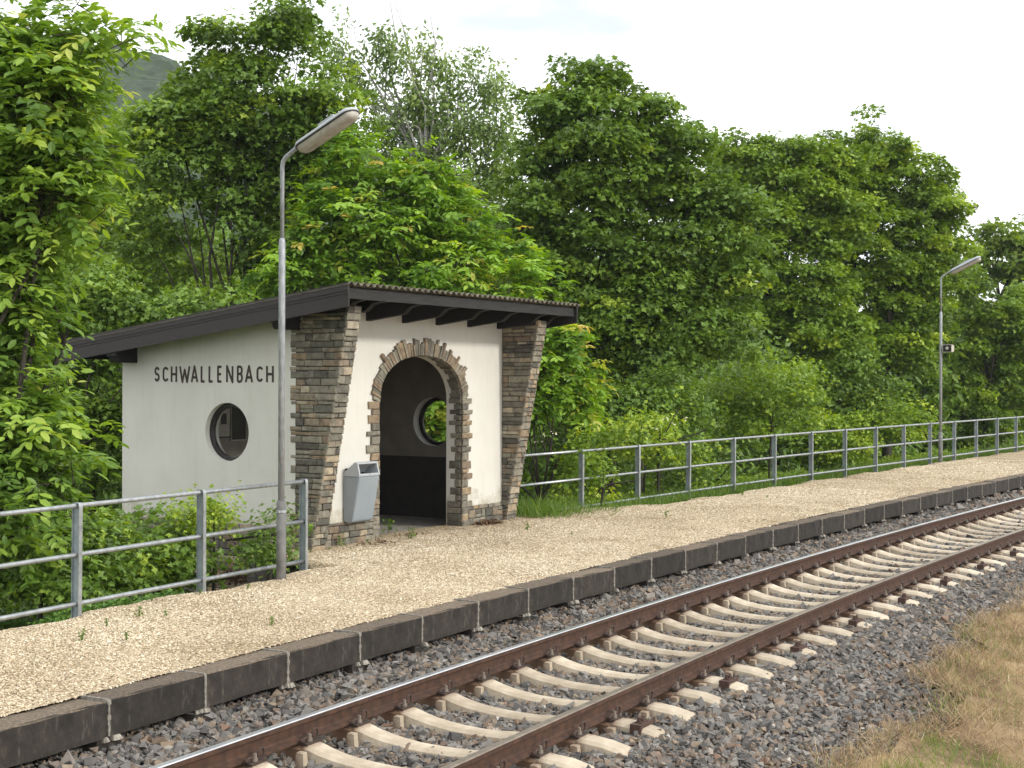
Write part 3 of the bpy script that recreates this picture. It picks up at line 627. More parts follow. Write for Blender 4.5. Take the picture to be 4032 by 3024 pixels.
def holed_wall(name, xo, xi, y0, y1, cy_, cz, rad, outm):
    """wall between outer plane xo and inner plane xi with a round opening"""
    b = MB(); n = 48; R2 = rad + .12
    for x, inner in ((xo, False), (xi, True)):
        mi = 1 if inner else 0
        cs = [(cy_ + rad * cos(2*pi*k/n), cz + rad * sin(2*pi*k/n)) for k in range(n)]
        sq = []
        for k in range(n):
            a = 2*pi*k/n; c, s_ = cos(a), sin(a); m_ = max(abs(c), abs(s_)); sq.append((cy_ + R2 * c / m_, cz + R2 * s_ / m_))
        b.add([(x, *p) for p in cs] + [(x, *p) for p in sq], [(k, (k+1) % n, n+(k+1) % n, n+k) for k in range(n)], .5, mi)
        ya, yb = cy_ - R2, cy_ + R2; za, zb_ = cz - R2, cz + R2
        def q(a0, a1, z0, z1a, z1b, m2=None): b.add([(x, a0, z0), (x, a1, z0), (x, a1, z1b), (x, a0, z1a)], [(0, 1, 2, 3)], .5, mi if m2 is None else m2)
        zl = .95 if inner else -.6
        for a0, a1 in ((y0, ya), (yb, y1)): q(a0, a1, zl, ztop(a0) - .09, ztop(a1) - .09)
        q(ya, yb, zb_, ztop(ya) - .09, ztop(yb) - .09); q(ya, yb, zl, za, za)
        if inner: q(y0, y1, -.1, .95, .95, 2)
    cs = [(cy_ + rad * cos(2*pi*k/n), cz + rad * sin(2*pi*k/n)) for k in range(n)]
    b.add([(xo, *p) for p in cs] + [(xi, *p) for p in cs], [(k, (k+1) % n, n+(k+1) % n, n+k) for k in range(n)])
    for y in (y0, y1): b.add([(xo, y, -.6), (xi, y, -.6), (xi, y, ztop(y) - .09), (xo, y, ztop(y) - .09)], [(0, 1, 2, 3)])
    return b.build(name, [MT['plaster'], MT['innershade'], MT['innerdark']], SH)
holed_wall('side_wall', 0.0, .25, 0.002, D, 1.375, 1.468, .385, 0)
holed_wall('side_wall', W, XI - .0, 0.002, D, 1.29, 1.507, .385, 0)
b = MB()
b.add([(0.001, D + .001, -.6), (W - .001, D + .001, -.6), (W - .001, D + .001, ztop(D) - .09), (0.001, D + .001, ztop(D) - .09)], [(0, 1, 2, 3)])
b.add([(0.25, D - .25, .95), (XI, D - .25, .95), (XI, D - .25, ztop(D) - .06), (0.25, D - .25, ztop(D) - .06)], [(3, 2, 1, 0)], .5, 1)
b.add([(0.25, D - .25, -.1), (XI, D - .25, -.1), (XI, D - .25, .95), (0.25, D - .25, .95)], [(3, 2, 1, 0)], .5, 2)
b.build('rear_wall', [MT['plaster'], MT['innershade'], MT['innerdark']], SH)
b = MB(); b.box(.02, W - .02, -.42, D - .02, -.3, -.012); b.build('floor_slab', MT['floor'], SH)
# round windows
def round_window(xc, cy_, cz, rad, parent=SH):
    b = MB(); n = 40; prof = [(-.03, rad), (-.03, rad - .045), (-.012, rad - .055), (.03, rad - .055), (.03, rad)]
    vs = [(xc + px, cy_ + r_ * cos(2*pi*k/n), cz + r_ * sin(2*pi*k/n)) for k in range(n) for px, r_ in prof]; m_ = len(prof); fs = []
    for k in range(n):
        for i in range(m_): fs.append((k*m_+i, k*m_+(i+1) % m_, ((k+1) % n)*m_+(i+1) % m_, ((k+1) % n)*m_+i))
    b.add(vs, fs); f = b.build('round_window', MT['frame'], parent)
    g_ = MB(); g_.add([(xc, cy_ + (rad-.054) * cos(2*pi*k/n), cz + (rad-.054) * sin(2*pi*k/n)) for k in range(n)], [tuple(range(n))]); g_.build('pane', MT['glass'], f)
round_window(.11, 1.375, 1.468, .384); round_window(W - .06, 1.29, 1.507, .384)

# masonry
def stone_t():
    w = random.random()
    return random.uniform(.05, .42) if w < .58 else (random.uniform(.42, .68) if w < .88 else random.uniform(.7, 1.0))
def block(b, o, ex, ey, en, w, h, d0, d1, tint=None, j=.006):
    """stone on a face: o lower-left corner, ex/ey along the face, en outward; from depth d0 to d1 with softened edges"""
    o = Vector(o); c = min(.012, w * .2, h * .2); J = lambda a=j: random.uniform(-a, a)
    base = [(0, 0), (w, 0), (w, h), (0, h)]; front = [(c + J(.004), c + J(.004)), (w - c + J(.004), c + J(.004)), (w - c + J(.004), h - c + J(.004)), (c + J(.004), h - c + J(.004))]
    jb_ = [(x + J(), z + J(.004)) for x, z in base]
    vs = [o + ex * x + ey * z + en * d0 for x, z in jb_] + [o + ex * x + ey * z + en * (d1 - c * .7 + J(.003)) for x, z in jb_] + [o + ex * x + ey * z + en * (d1 + J(.005)) for x, z in front]
    fs = [(0,1,5,4),(1,2,6,5),(2,3,7,6),(3,0,4,7),(4,5,9,8),(5,6,10,9),(6,7,11,10),(7,4,8,11),(8,9,10,11)]
    b.add(vs, fs, stone_t() if tint is None else tint)
def coursing(b, o, ex, ey, en, z0, z1, lo, hi, d0=-.03, d1=.02, hr=(.042, .105), lr=(.09, .38), gap=.009, t_fn=None):
    z = z0
    while z < z1 - .02:
        h = min(random.uniform(*hr), z1 - z); 
        if z1 - z - h < .04: h = z1 - z
        a, e = lo(z + h / 2), hi(z + h / 2); x = a
        while x < e - .02:
            w_ = random.uniform(*lr); 
            if e - x - w_ < .07: w_ = e - x
            if h > .095 and w_ > .12 and random.random() < .3:
                hh = h * random.uniform(.4, .6)
                block(b, Vector(o) + ex * x + ey * z, ex, ey, en, w_ - gap, hh - gap * .7, d0, d1 + random.uniform(-.006, .008))
                block(b, Vector(o) + ex * x + ey * (z + hh), ex, ey, en, w_ - gap, h - hh - gap * .7, d0, d1 + random.uniform(-.006, .008))
            else: block(b, Vector(o) + ex * x + ey * z, ex, ey, en, w_ - gap, h - gap, d0, d1 + random.uniform(-.006, .010))
            x += w_
        z += h
vX, vY, vZ = Vector((1, 0, 0)), Vector((0, 1, 0)), Vector((0, 0, 1))
def jut(z): return .065 + (.632 - .065) * max(z, 0) / 3.0
def make_pier(x0, x1, back_left, back_right):
    b = MB()
    # mortar core, a leaning prism
    def core(z): return [(x0 + .008, -jut(z) + .008, z), (x1 - .008, -jut(z) + .008, z), (x1 - .008, .02, z), (x0 + .008, .02, z)]
    zs = [-.6, 0, 3.02]; c = [core(z) for z in zs]
    for i in range(2): b.add(c[i] + c[i+1], [(0,1,5,4),(1,2,6,5),(2,3,7,6),(3,0,4,7)], .02, 1)
    b.add(c[2], [(0, 1, 2, 3)], .02, 1)
    if x0 < .01: b.box(-.004, .01, -.02, .195, -.45, 2.98, .02, 1)
    # left face (normal -x): runs along y from the slanted front to the ragged back edge
    coursing(b, (x0, 0, 0), vY, vZ, -vX, -.45, 3.0, lambda z: -jut(z) - .012, lambda z: back_left(), d0=-.02, d1=.012)
    coursing(b, (x1, 0, 0), vY, vZ, vX, -.45, 3.0, lambda z: -jut(z) - .012, lambda z: back_right(), d0=-.02, d1=.012)
    z = -.1
    while z < 3.0:                                   # front face
        h = random.uniform(.055, .115); y = -jut(z + h / 2); x = x0 - .008
        while x < x1 - .02:
            w_ = random.uniform(.08, .26)
            if x1 - x - w_ < .06: w_ = x1 + .008 - x
            block(b, (x, y, z), vX, vZ, -vY, w_ - .008, h - .009, -.03, .014 + random.uniform(-.004, .008))
            x += w_
        z += h
    return b.build('stone_pier', [MT['stone'], MT['mortar']], SH)
make_pier(0.0, .255, lambda: random.choice([.20, .29, .21, .28]), lambda: 0.0)
make_pier(XI - .005, W, lambda: -.002, lambda: random.choice([.2, .29]))
for xa, xb in ((.255, 1.455), (3.47, XI - .01)):
    b = MB(); b.box(xa - .005, xb + .008, -.006, .01, -.3, .295, .02, 1)
    coursing(b, (0, 0, 0), vX, vZ, -vY, -.12, .31, lambda z: xa, lambda z: xb, d0=-.01, d1=.028, hr=(.06, .13), lr=(.10, .24))
    b.build('front_plinth', [MT['stone'], MT['mortar']], SH)
b = MB(); b.box(-.006, .01, .2, D + .01, -.7, .275, .02, 1)
coursing(b, (0, 0, 0), vY, vZ, -vX, -.7, .285, lambda z: .18, lambda z: D + .02, d0=-.01, d1=.03, hr=(.07, .14), lr=(.14, .4))
coursing(b, (0, D, 0), vX, vZ, vY, -.7, .285, lambda z: -.02, lambda z: W, d0=-.01, d1=.03, hr=(.07, .14), lr=(.14, .4))
b.build('side_plinth', [MT['stone'], MT['mortar']], SH)
# arch surround: quoins up the jambs, voussoirs round the head
b = MB()
b.box(1.33, 1.4745, -.012, .01, -.3, 1.86, .02, 1); b.box(3.4515, 3.60, -.012, .01, -.3, 1.86, .02, 1)
b.box(1.46, 1.4745, .0, .085, -.3, 1.86, .02, 1); b.box(3.4515, 3.47, .0, .085, -.3, 1.86, .02, 1)
b.box(1.46, 1.4755, .0, TW - .03, -.3, .30, .02, 1); b.box(3.4505, 3.47, .0, TW - .03, -.3, .30, .02, 1)
for side in (0, 1):
    z = -.10; alt = 0
    while z < 1.86:
        h = random.uniform(.062, .125); h = min(h, 1.90 - z); alt ^= 1
        wq = (random.uniform(.22, .275) if alt else random.uniform(.15, .19))
        if z < .25: wq = .16
        x0 = 1.466 - wq if side == 0 else 3.46
        block(b, (x0, 0, z), vX, vZ, -vY, wq - .004, h - .008, -.02, .032 + random.uniform(-.006, .008), tint=random.choice([random.uniform(.15, .45), random.uniform(.5, .8)]))
        dd = TW - .02 if z < .30 else (random.uniform(.17, .22) if alt else random.uniform(.09, .13))
        if side == 0: block(b, (1.466, 0, z), vY, vZ, vX, dd, h - .008, -.02, .016, tint=random.uniform(.1, .5))
        else: block(b, (3.46, 0, z), vY, vZ, -vX, dd, h - .008, -.02, .016, tint=random.uniform(.1, .5))
        z += h
t_ = 0.0; pts = []
NA = 400
cur = [Vector((2.463 + .992 * -cos(pi * i / NA), 0, arch_z(2.463 + .992 * -cos(pi * i / NA)))) for i in range(NA + 1)]
L_ = [0.0]
for i in range(NA): L_.append(L_[-1] + (cur[i+1] - cur[i]).length)
def on_arch(l):
    l = min(max(l, 0), L_[-1]); i = max(0, min(NA - 1, int(np.searchsorted(L_, l) - 1))); f = (l - L_[i]) / max(L_[i+1] - L_[i], 1e-6)
    return cur[i].lerp(cur[i+1], f)
l = 0.0
while l < L_[-1] - .02:
    w_ = random.choice([random.uniform(.035, .06), random.uniform(.05, .09)]); w_ = min(w_, L_[-1] - l)
    p0, p1 = on_arch(l + .003), on_arch(l + w_ - .003); mid = (p0 + p1) / 2
    d = (mid - Vector((2.463, 0, 1.55))); d.normalize(); frac = abs(l / L_[-1] - .5) * 2
    ln = random.choice([random.uniform(.16, .20), random.uniform(.20, .27)]) * (1.0 if frac < .75 else .9)
    side_ = (p1 - p0).normalized(); sp = random.uniform(.0, .008); pr = .032 + random.uniform(-.006, .010); c = .006
    q0, q1 = p0 + d * (ln + random.uniform(-.012, .012)) - side_ * sp, p1 + d * (ln + random.uniform(-.012, .012)) + side_ * sp
    ring = [p0, p1, q1, q0]; cen = sum(ring, Vector()) / 4
    vs = [Vector((v.x, .02, v.z)) for v in ring] + [Vector((v.x, -pr + c, v.z)) for v in ring] + [Vector((v.x + (cen.x - v.x) * .1, -pr - random.uniform(0, .004), v.z + (cen.z - v.z) * .04)) for v in ring]
    b.add(vs, [(0,1,5,4),(1,2,6,5),(2,3,7,6),(3,0,4,7),(4,5,9,8),(5,6,10,9),(6,7,11,10),(7,4,8,11),(8,9,10,11)], random.choice([random.uniform(.1, .45), random.uniform(.45, .75), random.uniform(.5, .65)]))
    # its return on the underside of the arch
    dp = max(.03, (.16 if frac > .45 else .16 * frac / .45)) * random.uniform(.75, 1.2); inn = -d * .014
    vs = [p0 + inn, p1 + inn, p1 + inn + vY * dp, p0 + inn + vY * dp, p0 + d * .01, p1 + d * .01, p1 + d * .01 + vY * dp, p0 + d * .01 + vY * dp]
    b.hexa(vs, random.uniform(.1, .4)); l += w_
for i in range(0, NA, 8):
    p0, p1 = cur[i], cur[i + 8]; d0 = (p0 - Vector((2.463, 0, 1.55))).normalized(); d1 = (p1 - Vector((2.463, 0, 1.55))).normalized()
    vs = [p0, p1, p1 + d1 * .15, p0 + d0 * .15]
    b.add([Vector((v.x, -.012, v.z)) for v in vs], [(0, 1, 2, 3)], .02, 1)
b.build('arch_surround', [MT['stone'], MT['mortar']], SH)

# lettering, painted capitals on the left wall
def letter(ch):
    arc = lambda cx_, cz_, rx, rz, a0, a1, n=12: [(cx_ + rx * cos(radians(a0 + (a1 - a0) * i / n)), cz_ + rz * sin(radians(a0 + (a1 - a0) * i / n))) for i in range(n + 1)]
    return {'S': [arc(.5, .74, .42, .24, 20, 250) + arc(.5, .26, .42, .24, 80, -160)[0:]],
            'C': [arc(.58, .72, .5, .26, 25, 180, 8) + arc(.58, .28, .5, .26, 180, 335, 8)],
            'H': [[(.05, 0), (.05, 1)], [(.95, 0), (.95, 1)], [(.05, .5), (.95, .5)]],
            'W': [[(0, 1), (.25, 0), (.5, .78), (.75, 0), (1, 1)]], 'A': [[(0, 0), (.5, 1), (1, 0)], [(.17, .30), (.83, .30)]],
            'L': [[(.08, 1), (.08, 0.04), (.95, 0.04)]], 'E': [[(.95, .96), (.08, .96), (.08, .04), (.95, .04)], [(.08, .5), (.85, .5)]],
            'N': [[(.06, 0), (.06, 1), (.94, 0), (.94, 1)]],
            'B': [[(.06, .04), (.06, .96), (.5, .96)] + arc(.55, .74, .36, .22, 90, -90, 8) + [(.06, .52)], [(.5, .52)] + arc(.55, .28, .40, .24, 90, -90, 8) + [(.06, .04)]]}[ch]
spans = [(563, 598), (610, 646), (657, 697), (706, 769), (771, 813), (824, 854), (867, 898), (914, 946), (962, 1006), (1020, 1056), (1064, 1108), (1123, 1159), (1173, 1217)]
def ribbon(b, pts, wd, x):
    for i in range(len(pts)-1):
        p, q = Vector(pts[i]), Vector(pts[i+1]); d = (q - p)
        if d.length < 1e-5: continue
        d.normalize(); nrm = Vector((-d.y, d.x)) * wd / 2; e = d * (wd * .0 if (i > 0) else 0)
        x -= .00002
        b.add([(x, *(p + nrm)), (x, *(p - nrm)), (x, *(q - nrm)), (x, *(q + nrm))], [(0, 1, 2, 3)])
        if i > 0:
            x -= .00002; k_ = 8; b.add([(x, p.x + wd/2 * cos(2*pi*t/k_), p.y + wd/2 * sin(2*pi*t/k_)) for t in range(k_)], [tuple(range(k_))])
for ch, (a, e) in zip('SCHWALLENBACH', spans):
    # reading left to right runs towards the track, that is towards smaller local y
    y0 = 2.708 - (a - 563) / 655 * 2.155; y1 = 2.708 - (e - 563) / 655 * 2.155; sw = .034
    b = MB(); x = -.0025
    for st in letter(ch):
        pts = [(y0 - sw * .5 + (y1 - y0 + sw) * px, 2.122 + sw * .5 * (1 if ch in 'SC' else 0) + (.211 - (sw if ch in 'SC' else 0)) * pz) for px, pz in st]
        ribbon(b, pts, sw, x); x -= .0006
    b.build('letter', MT['letter'], SH)

# roof
RF = empty('roof'); RF.parent = SH
b = MB(); pitch = .128; nx = int(5.66 / pitch * 8); xs = [-.425 + 5.66 * i / nx for i in range(nx + 1)]
segs = [(-1.0, .95, .010), (.80, 2.6, .003), (2.45, 4.16, -.004)]
for y0, y1, dz in segs:
    for t0, fl in ((0.0, False), (-.008, True)):
        vs = []
        for y in (y0, y1):
            for x in xs: vs.append((x, y, ztop(y) - .024 + dz + .022 * cos(2*pi*(x / pitch)) + t0))
        n = nx + 1; b.add(vs, [((i, i+1, n+i+1, n+i) if not fl else (n+i, n+i+1, i+1, i)) for i in range(nx)])
    vs = [(x, y0, ztop(y0) - .024 + dz + .022 * cos(2*pi*(x / pitch)) + t) for t in (0, -.008) for x in xs]; n = nx + 1
    b.add(vs, [(i, n+i, n+i+1, i+1) for i in range(nx)])
b.build('corrugated_sheet', MT['corr'], RF)
def slopebox(b, x0, x1, y0, y1, top, bot, mi=0):
    b.hexa([(x0, y0, ztop(y0) + bot), (x1, y0, ztop(y0) + bot), (x1, y1, ztop(y1) + bot), (x0, y1, ztop(y1) + bot),
            (x0, y0, ztop(y0) + top), (x1, y0, ztop(y0) + top), (x1, y1, ztop(y1) + top), (x0, y1, ztop(y1) + top)], .5, mi)
b = MB(); slopebox(b, -.38, 5.18, -.88, 4.08, -.058, -.080); b.build('soffit_boards', MT['beam'], RF)
for sx, xo in ((1, -.40), (-1, 5.205)):
    b = MB()
    def vb_(d, t, top, bot): slopebox(b, *sorted((xo - sx * d, xo + sx * .022)), -.965, 4.12, top, bot)
    vb_(.0, 0, -.128, -.292); vb_(.009, 0, -.094, -.131); vb_(.019, 0, .003, -.097)
    b.build('verge_board', MT['fascia'] if sx == 1 else MT['greybeam'], RF)
b = MB(); b.box(-.375, 5.18, -.915, -.880, ztop(-.9) - .182, ztop(-.9) - .052); b.build('eaves_board', MT['greybeam'], RF)
b = MB(); b.box(-.375, 5.18, 4.04, 4.07, ztop(4.05) - .25, ztop(4.05) - .06); b.build('rear_eaves_board', MT['beam'], RF)
for x in (-.0, .376, 1.186, 1.99, 2.80, 3.61, 4.42, 4.86):
    b = MB(); x0, x1 = x, x + .10
    pf = [(TW - .03, -.265), (-.60, -.265), (-.72, -.185), (-.875, -.175), (-.875, -.081), (TW - .03, -.081)]
    vs = [(x0, y, ztop(y) + z) for y, z in pf] + [(x1, y, ztop(y) + z) for y, z in pf]; n = len(pf)
    b.add(vs, [tuple(range(n)), tuple(range(2*n-1, n-1, -1))] + [(i, n+i, n+(i+1) % n, (i+1) % n) for i in range(n)])
    b.build('rafter', MT['beam'], RF)
for y0, y1, zb_, zt_ in ((.12, .30, 2.79, 3.0), (3.03, 3.22, 2.385, 2.68)):
    for xa, xb in ((-.385, .02), (5.165, W - .02)):
        b = MB(); s_ = 1 if xa < 0 else -1
        pf = [(xb, zb_), (xa + .09 * s_, zb_), (xa + .06 * s_, zb_ + .025), (xa + .045 * s_, zb_ + .07), (xa, zb_ + .09), (xa, zt_), (xb, zt_)]; n = len(pf)
        vs = [(x, y0, z) for x, z in pf] + [(x, y1, z) for x, z in pf]
        b.add(vs, [tuple(range(n)), tuple(range(2*n-1, n-1, -1))] + [(i, n+i, n+(i+1) % n, (i+1) % n) for i in range(n)])
        b.build('purlin', MT['beam'], RF)
# notices inside, seen through the round window
def in_shelter(o): o.parent = None; return o
def place(o): o.location = Wb(*o['_p']); o.rotation_euler = (0, 0, RZ); del o['_p']; return o
nb = empty('notice_board', Wb(1.66, D - .255, 1.60), RZ, label='pale poster in a dark frame inside the shelter, seen in the round window', cat='notice board')
b = MB(); b.box(-.19, .19, -.028, 0, -.30, .30); b.build('frame', MT['frame'], nb)
b = MB(); b.box(-.17, .17, -.034, -.0285, -.28, .28); b.build('sheet', MT['notice'], nb)
b = MB(); b.box(-.02, .10, -.037, -.0345, -.10, .06); b.build('picture', MT['frame'], nb)
nb = empty('notice_board', Wb(2.03, D - .255, 1.56), RZ, label='blank dark board inside the shelter, right of the pale poster', cat='notice board')
b = MB(); b.box(-.165, .165, -.028, 0, -.31, .31); b.build('frame', MT['notice'], nb)
b = MB(); b.box(-.15, .15, -.034, -.0285, -.295, .295); b.build('panel', MT['innerdark'], nb)

# ------------------------------------------------------------------ waste bin
BN = empty('waste_bin', Wb(.93, 0, 0), RZ, label='grey metal waste bin with an open hood on the white wall beside the doorway', cat='waste bin')
def prism(b, pf, x0, x1, mi=0, c=0.0):
    n = len(pf); vs = [(x0, y, z) for y, z in pf] + [(x1, y, z) for y, z in pf]
    b.add(vs, [tuple(range(n)), tuple(range(2*n-1, n-1, -1))] + [(i, n+i, n+(i+1) % n, (i+1) % n) for i in range(n)], .5, mi)
def bevel(o, w=.012, seg=3):
    m = o.modifiers.new('bevel', 'BEVEL'); m.width = w; m.segments = seg; m.limit_method = 'ANGLE'; m.angle_limit = radians(25)
    for p in o.data.polygons: p.use_smooth = True
    try:
        w_ = o.modifiers.new('wn', 'WEIGHTED_NORMAL'); w_.keep_sharp = True
    except Exception: pass
x0, x1 = -.218, .218
b = MB(); prism(b, [(-.004, .31), (-.10, .285), (-.155, .315), (-.262, .895), (-.004, .895)], x0, x1); bevel(b.build('body', MT['binpaint'], BN))
b = MB(); prism(b, [(-.158, .335), (-.163, .335), (-.268, .885), (-.263, .885)], x0 + .012, x1 - .012); bevel(b.build('front_panel', MT['binpaint'], BN), .002, 1)
b = MB()     # hood: side cheeks, ridge, rim and a dark opening
hp_ = [(-.004, .897), (-.268, .897), (-.272, .925), (-.235, 1.075), (-.215, 1.088), (-.19, 1.088), (-.004, .945)]
prism(b, hp_, x0 - .001, x0 + .028); prism(b, hp_, x1 - .028, x1 + .001)
prism(b, [(-.030, .897), (-.268, .897), (-.272, .925), (-.269, .938), (-.25, .938), (-.24, .92), (-.03, .92)], x0 + .028, x1 - .028)
prism(b, [(-.241, 1.058), (-.235, 1.075), (-.215, 1.088), (-.19, 1.088), (-.004, .945), (-.004, .91), (-.18, 1.06), (-.22, 1.055)], x0 + .028, x1 - .028)
bevel(b.build('hood', MT['hood'], BN), .008, 2)
b = MB(); b.box(x0 + .028, x1 - .028, -.20, -.03, .921, .925); b.box(x0 + .03, x1 - .03, -.035, -.012, .92, 1.0); b.build('opening_shade', MT['black'], BN)  # black plates paint in the shade inside the hood opening
b = MB(); b.tube([(0, -.268, .925), (0, -.275, .926)], .007, 8); b.build('lock', MT['black'], BN)

# ------------------------------------------------------------------ platform lamps
def make_lamp(loc, lab, low_h):
    r = empty('platform_lamp', loc, -AL, label=lab, cat='lamp', group='platform lamps')      # local x points out over the platform
    b = MB(); b.tube([(0, 0, -.35), (0, 0, low_h), (0, 0, low_h + .03)], [.054, .053, .037], 16); b.build('lower_pole', MT['polelow'], r, True)
    b = MB(); b.tube([(0, 0, low_h + .02), (0, 0, 3.61), (0, 0, 3.65)], [.036, .0355, .025], 14); b.build('pole', MT['pole'], r, True)
    b = MB(); b.tube([(0, 0, low_h - .10), (0, 0, low_h - .075)], .059, 16); b.box(-.01, .03, -.075, -.045, low_h - .10, low_h - .075)
    b.build('clamp_ring', MT['pole'], r)
    b = MB(); b.tube([(0, 0, 3.64), (0, 0, 4.42), (.012, 0, 4.475), (.05, 0, 4.52), (.22, 0, 4.62), (.52, 0, 4.79)], [.0235, .0235, .0235, .0235, .0235, .022], 12); b.build('arm', MT['pole'], r, True)
    hd = empty('lamp_head', (.62, 0, 4.765)); hd.parent = r; hd.rotation_euler = (0, -radians(24), 0)
    # shell: stadium outline, shallow dome
    def outline(L, Wd, z, n=10, taper=1.0):
        rr = Wd / 2; o = []
        for i in range(n + 1): a = -pi/2 + pi * i / n; o.append((L/2 - rr*.8 + rr * .8 * cos(a), rr * sin(a), z))
        for i in range(n + 1): a = pi/2 + pi * i / n; o.append((-L/2 + rr*.8 + rr * .8 * cos(a), rr * sin(a) * taper, z))
        return o
    b = MB(); rings = [outline(.86, .245, 0), outline(.86, .245, .012), outline(.83, .21, .035), outline(.74, .13, .058), outline(.5, .07, .068)]
    n = len(rings[0]); vs = [v for rg in rings for v in rg]
    b.add(vs, [(k_*n+i, k_*n+(i+1) % n, (k_+1)*n+(i+1) % n, (k_+1)*n+i) for k_ in range(len(rings)-1) for i in range(n)] + [tuple((len(rings)-1)*n+i for i in range(n))])
    b.box(-.05, .17, -.06, .06, .05, .085); b.build('shell', MT['hood'], hd)
    b = MB(); rings = [outline(.855, .240, -.001), outline(.855, .240, -.014)]; vs = [v for rg in rings for v in rg]
    b.add(vs, [(i, (i+1) % n, n+(i+1) % n, n+i) for i in range(n)] + [tuple(n + i for i in range(n))]); b.build('rim', MT['frame'], hd)
    b = MB(); rings = [outline(.835, .215, -.0145), outline(.82, .20, -.042), outline(.78, .16, -.068), outline(.70, .09, -.078)]; vs = [v for rg in rings for v in rg]
    b.add(vs, [(k_*n+i, (k_+1)*n+i, (k_+1)*n+(i+1) % n, k_*n+(i+1) % n) for k_ in range(len(rings)-1) for i in range(n)] + [tuple((len(rings)-1)*n+i for i in range(n-1, -1, -1))])
    b.build('cover', MT['lens'], hd, True)
    for y in (-.045, .045):
        b = MB(); b.tube([(-.33, y, -.06), (.33, y, -.06)], .013, 8); b.build('tube', MT['notice'], hd, True)
    return r
k1 = .985; L1 = (-2.5267 * k1, 15.8387 * k1, HCAM + (.235 - HCAM) * k1)
make_lamp(L1, 'tall grey tubular lamp standing before the near railing and the shelter lettering', .80 * k1)
k2 = .985; L2 = (11.259 * k2, 37.92 * k2, HCAM + (.33 - HCAM) * k2)
lm2 = make_lamp(L2, 'small distant tubular lamp at the far right, carrying a loudspeaker', .68)
lm2.scale = (1.0, 1.0, 1.058)
sp = empty('loudspeaker', (L2[0] + .17, L2[1] - .10, 3.27), radians(-38), label='small beige box loudspeaker with a dark square mouth on the distant lamp pole', cat='loudspeaker')
b = MB(); pf = [(-.13, -.10), (.10, -.13), (.10, .13), (-.13, .10)]
b.hexa([(-.12, -.10, -.10), (.12, -.10, -.10), (.10, .12, -.08), (-.10, .12, -.08), (-.12, -.10, .10), (.12, -.10, .10), (.10, .12, .08), (-.10, .12, .08)]); b.build('cabinet', MT['notice'], sp)
b = MB(); b.box(-.105, .105, -.108, -.101, -.085, .085); b.build('mouth', MT['black'], sp)
b = MB(); b.tube([(0, -.109, 0), (0, -.135, 0)], [.045, .03], 12); b.build('horn', MT['notice'], sp)
b = MB(); b.box(-.19, -.11, -.02, .02, -.02, .02); b.build('bracket', MT['pole'], sp)

# ------------------------------------------------------------------ vegetation
MAPLE = ([(0,0,.0),(.17,.10,.03),(.50,.02,-.02),(.36,.20,.03),(.42,.46,-.04),(.62,.42,.03),(.70,.20,.02),(1.0,.0,-.10),(.70,-.20,.02),(.62,-.42,.03),(.42,-.46,-.04),(.36,-.20,.03),(.50,-.02,-.02),(.17,-.10,.03)],
         [(0,1,3,2),(2,3,4,5,6),(2,6,7,8),(2,8,9,10,11),(0,2,11,13)])
OVAL = ([(0,0,0),(.30,.22,.035),(.68,.20,.02),(1,0,-.10),(.68,-.20,.02),(.30,-.22,.035),(.5,0,-.03)], [(0,1,2,6),(6,2,3,4),(0,6,4,5)])
OVAL2 = ([(0,0,0),(.35,.26,.04),(1,0,-.08),(.35,-.26,.04)], [(0,1,2,3)])
BLADE = ([(0,.03,0),(0,-.03,0),(.5,.022,.05),(.5,-.022,.05),(1,0,.22)], [(0,1,3,2),(2,3,4)])
def rnd_dir(n, r): 
    v = r.normal(0, 1, (n, 3)); return unit(v)
def in_ell(n, r, shell=.5):
    d = rnd_dir(n, r); return d * (r.random(n) ** shell)[:, None]
def leaf_cloud(name, P, out, size, mt, tpl, tint, parent=None, r=None, up=.75, jit=.55, droop=.35):
    """out: outward direction per leaf; leaf faces look up and outwards, tips hang out and down"""
    n = len(P); N_ = out * (1 - up) + np.array([0, 0, up]) + r.normal(0, jit, (n, 3)); t = out * .8 + r.normal(0, .7, (n, 3)); t[:, 2] -= droop
    A, B, C = frames(N_, t); return scatter(name, tpl[0], tpl[1], P, A, B, C, size, tint, mt, parent)
def boughs(lobes, r, dens, rb):
    """bough centres in the lobes (world ellipsoids c, radii): more of them near the surface"""
    C, O = [], []
    for c, rad in lobes:
        rad = np.array(rad); n = max(3, int(dens * rad[0] * rad[2] * 4)); p = in_ell(n, r, .36) * rad
        C.append(p + np.array(c)); O.append(unit(p / rad ** 1.0 + 1e-6))
    return np.concatenate(C), np.concatenate(O)
def limb_tree(name, base, tops, r0, mt, parent, r, trunk_top=None, forks=1, bend=.25):
    b = MB(); base = Vector(base)
    tz = trunk_top if trunk_top is not None else base.z + 2
    fork = Vector((base.x + r.normal(0, .1), base.y, tz))
    b.tube([base, base.lerp(fork, .5) + Vector((r.normal(0, .05), 0, 0)), fork], [r0, r0 * .85, r0 * .7], 8, False)
    for t in tops:
        t = Vector(t); mid = fork.lerp(t, .5) + Vector((r.normal(0, bend), r.normal(0, bend), r.normal(0, bend) - .1)); m2 = fork.lerp(t, .8) + Vector((r.normal(0, bend * .5), 0, 0))
        b.tube([fork, mid, m2, t], [r0 * .5, r0 * .3, r0 * .17, r0 * .05], 6, False)
    return b.build(name, mt, parent, True)
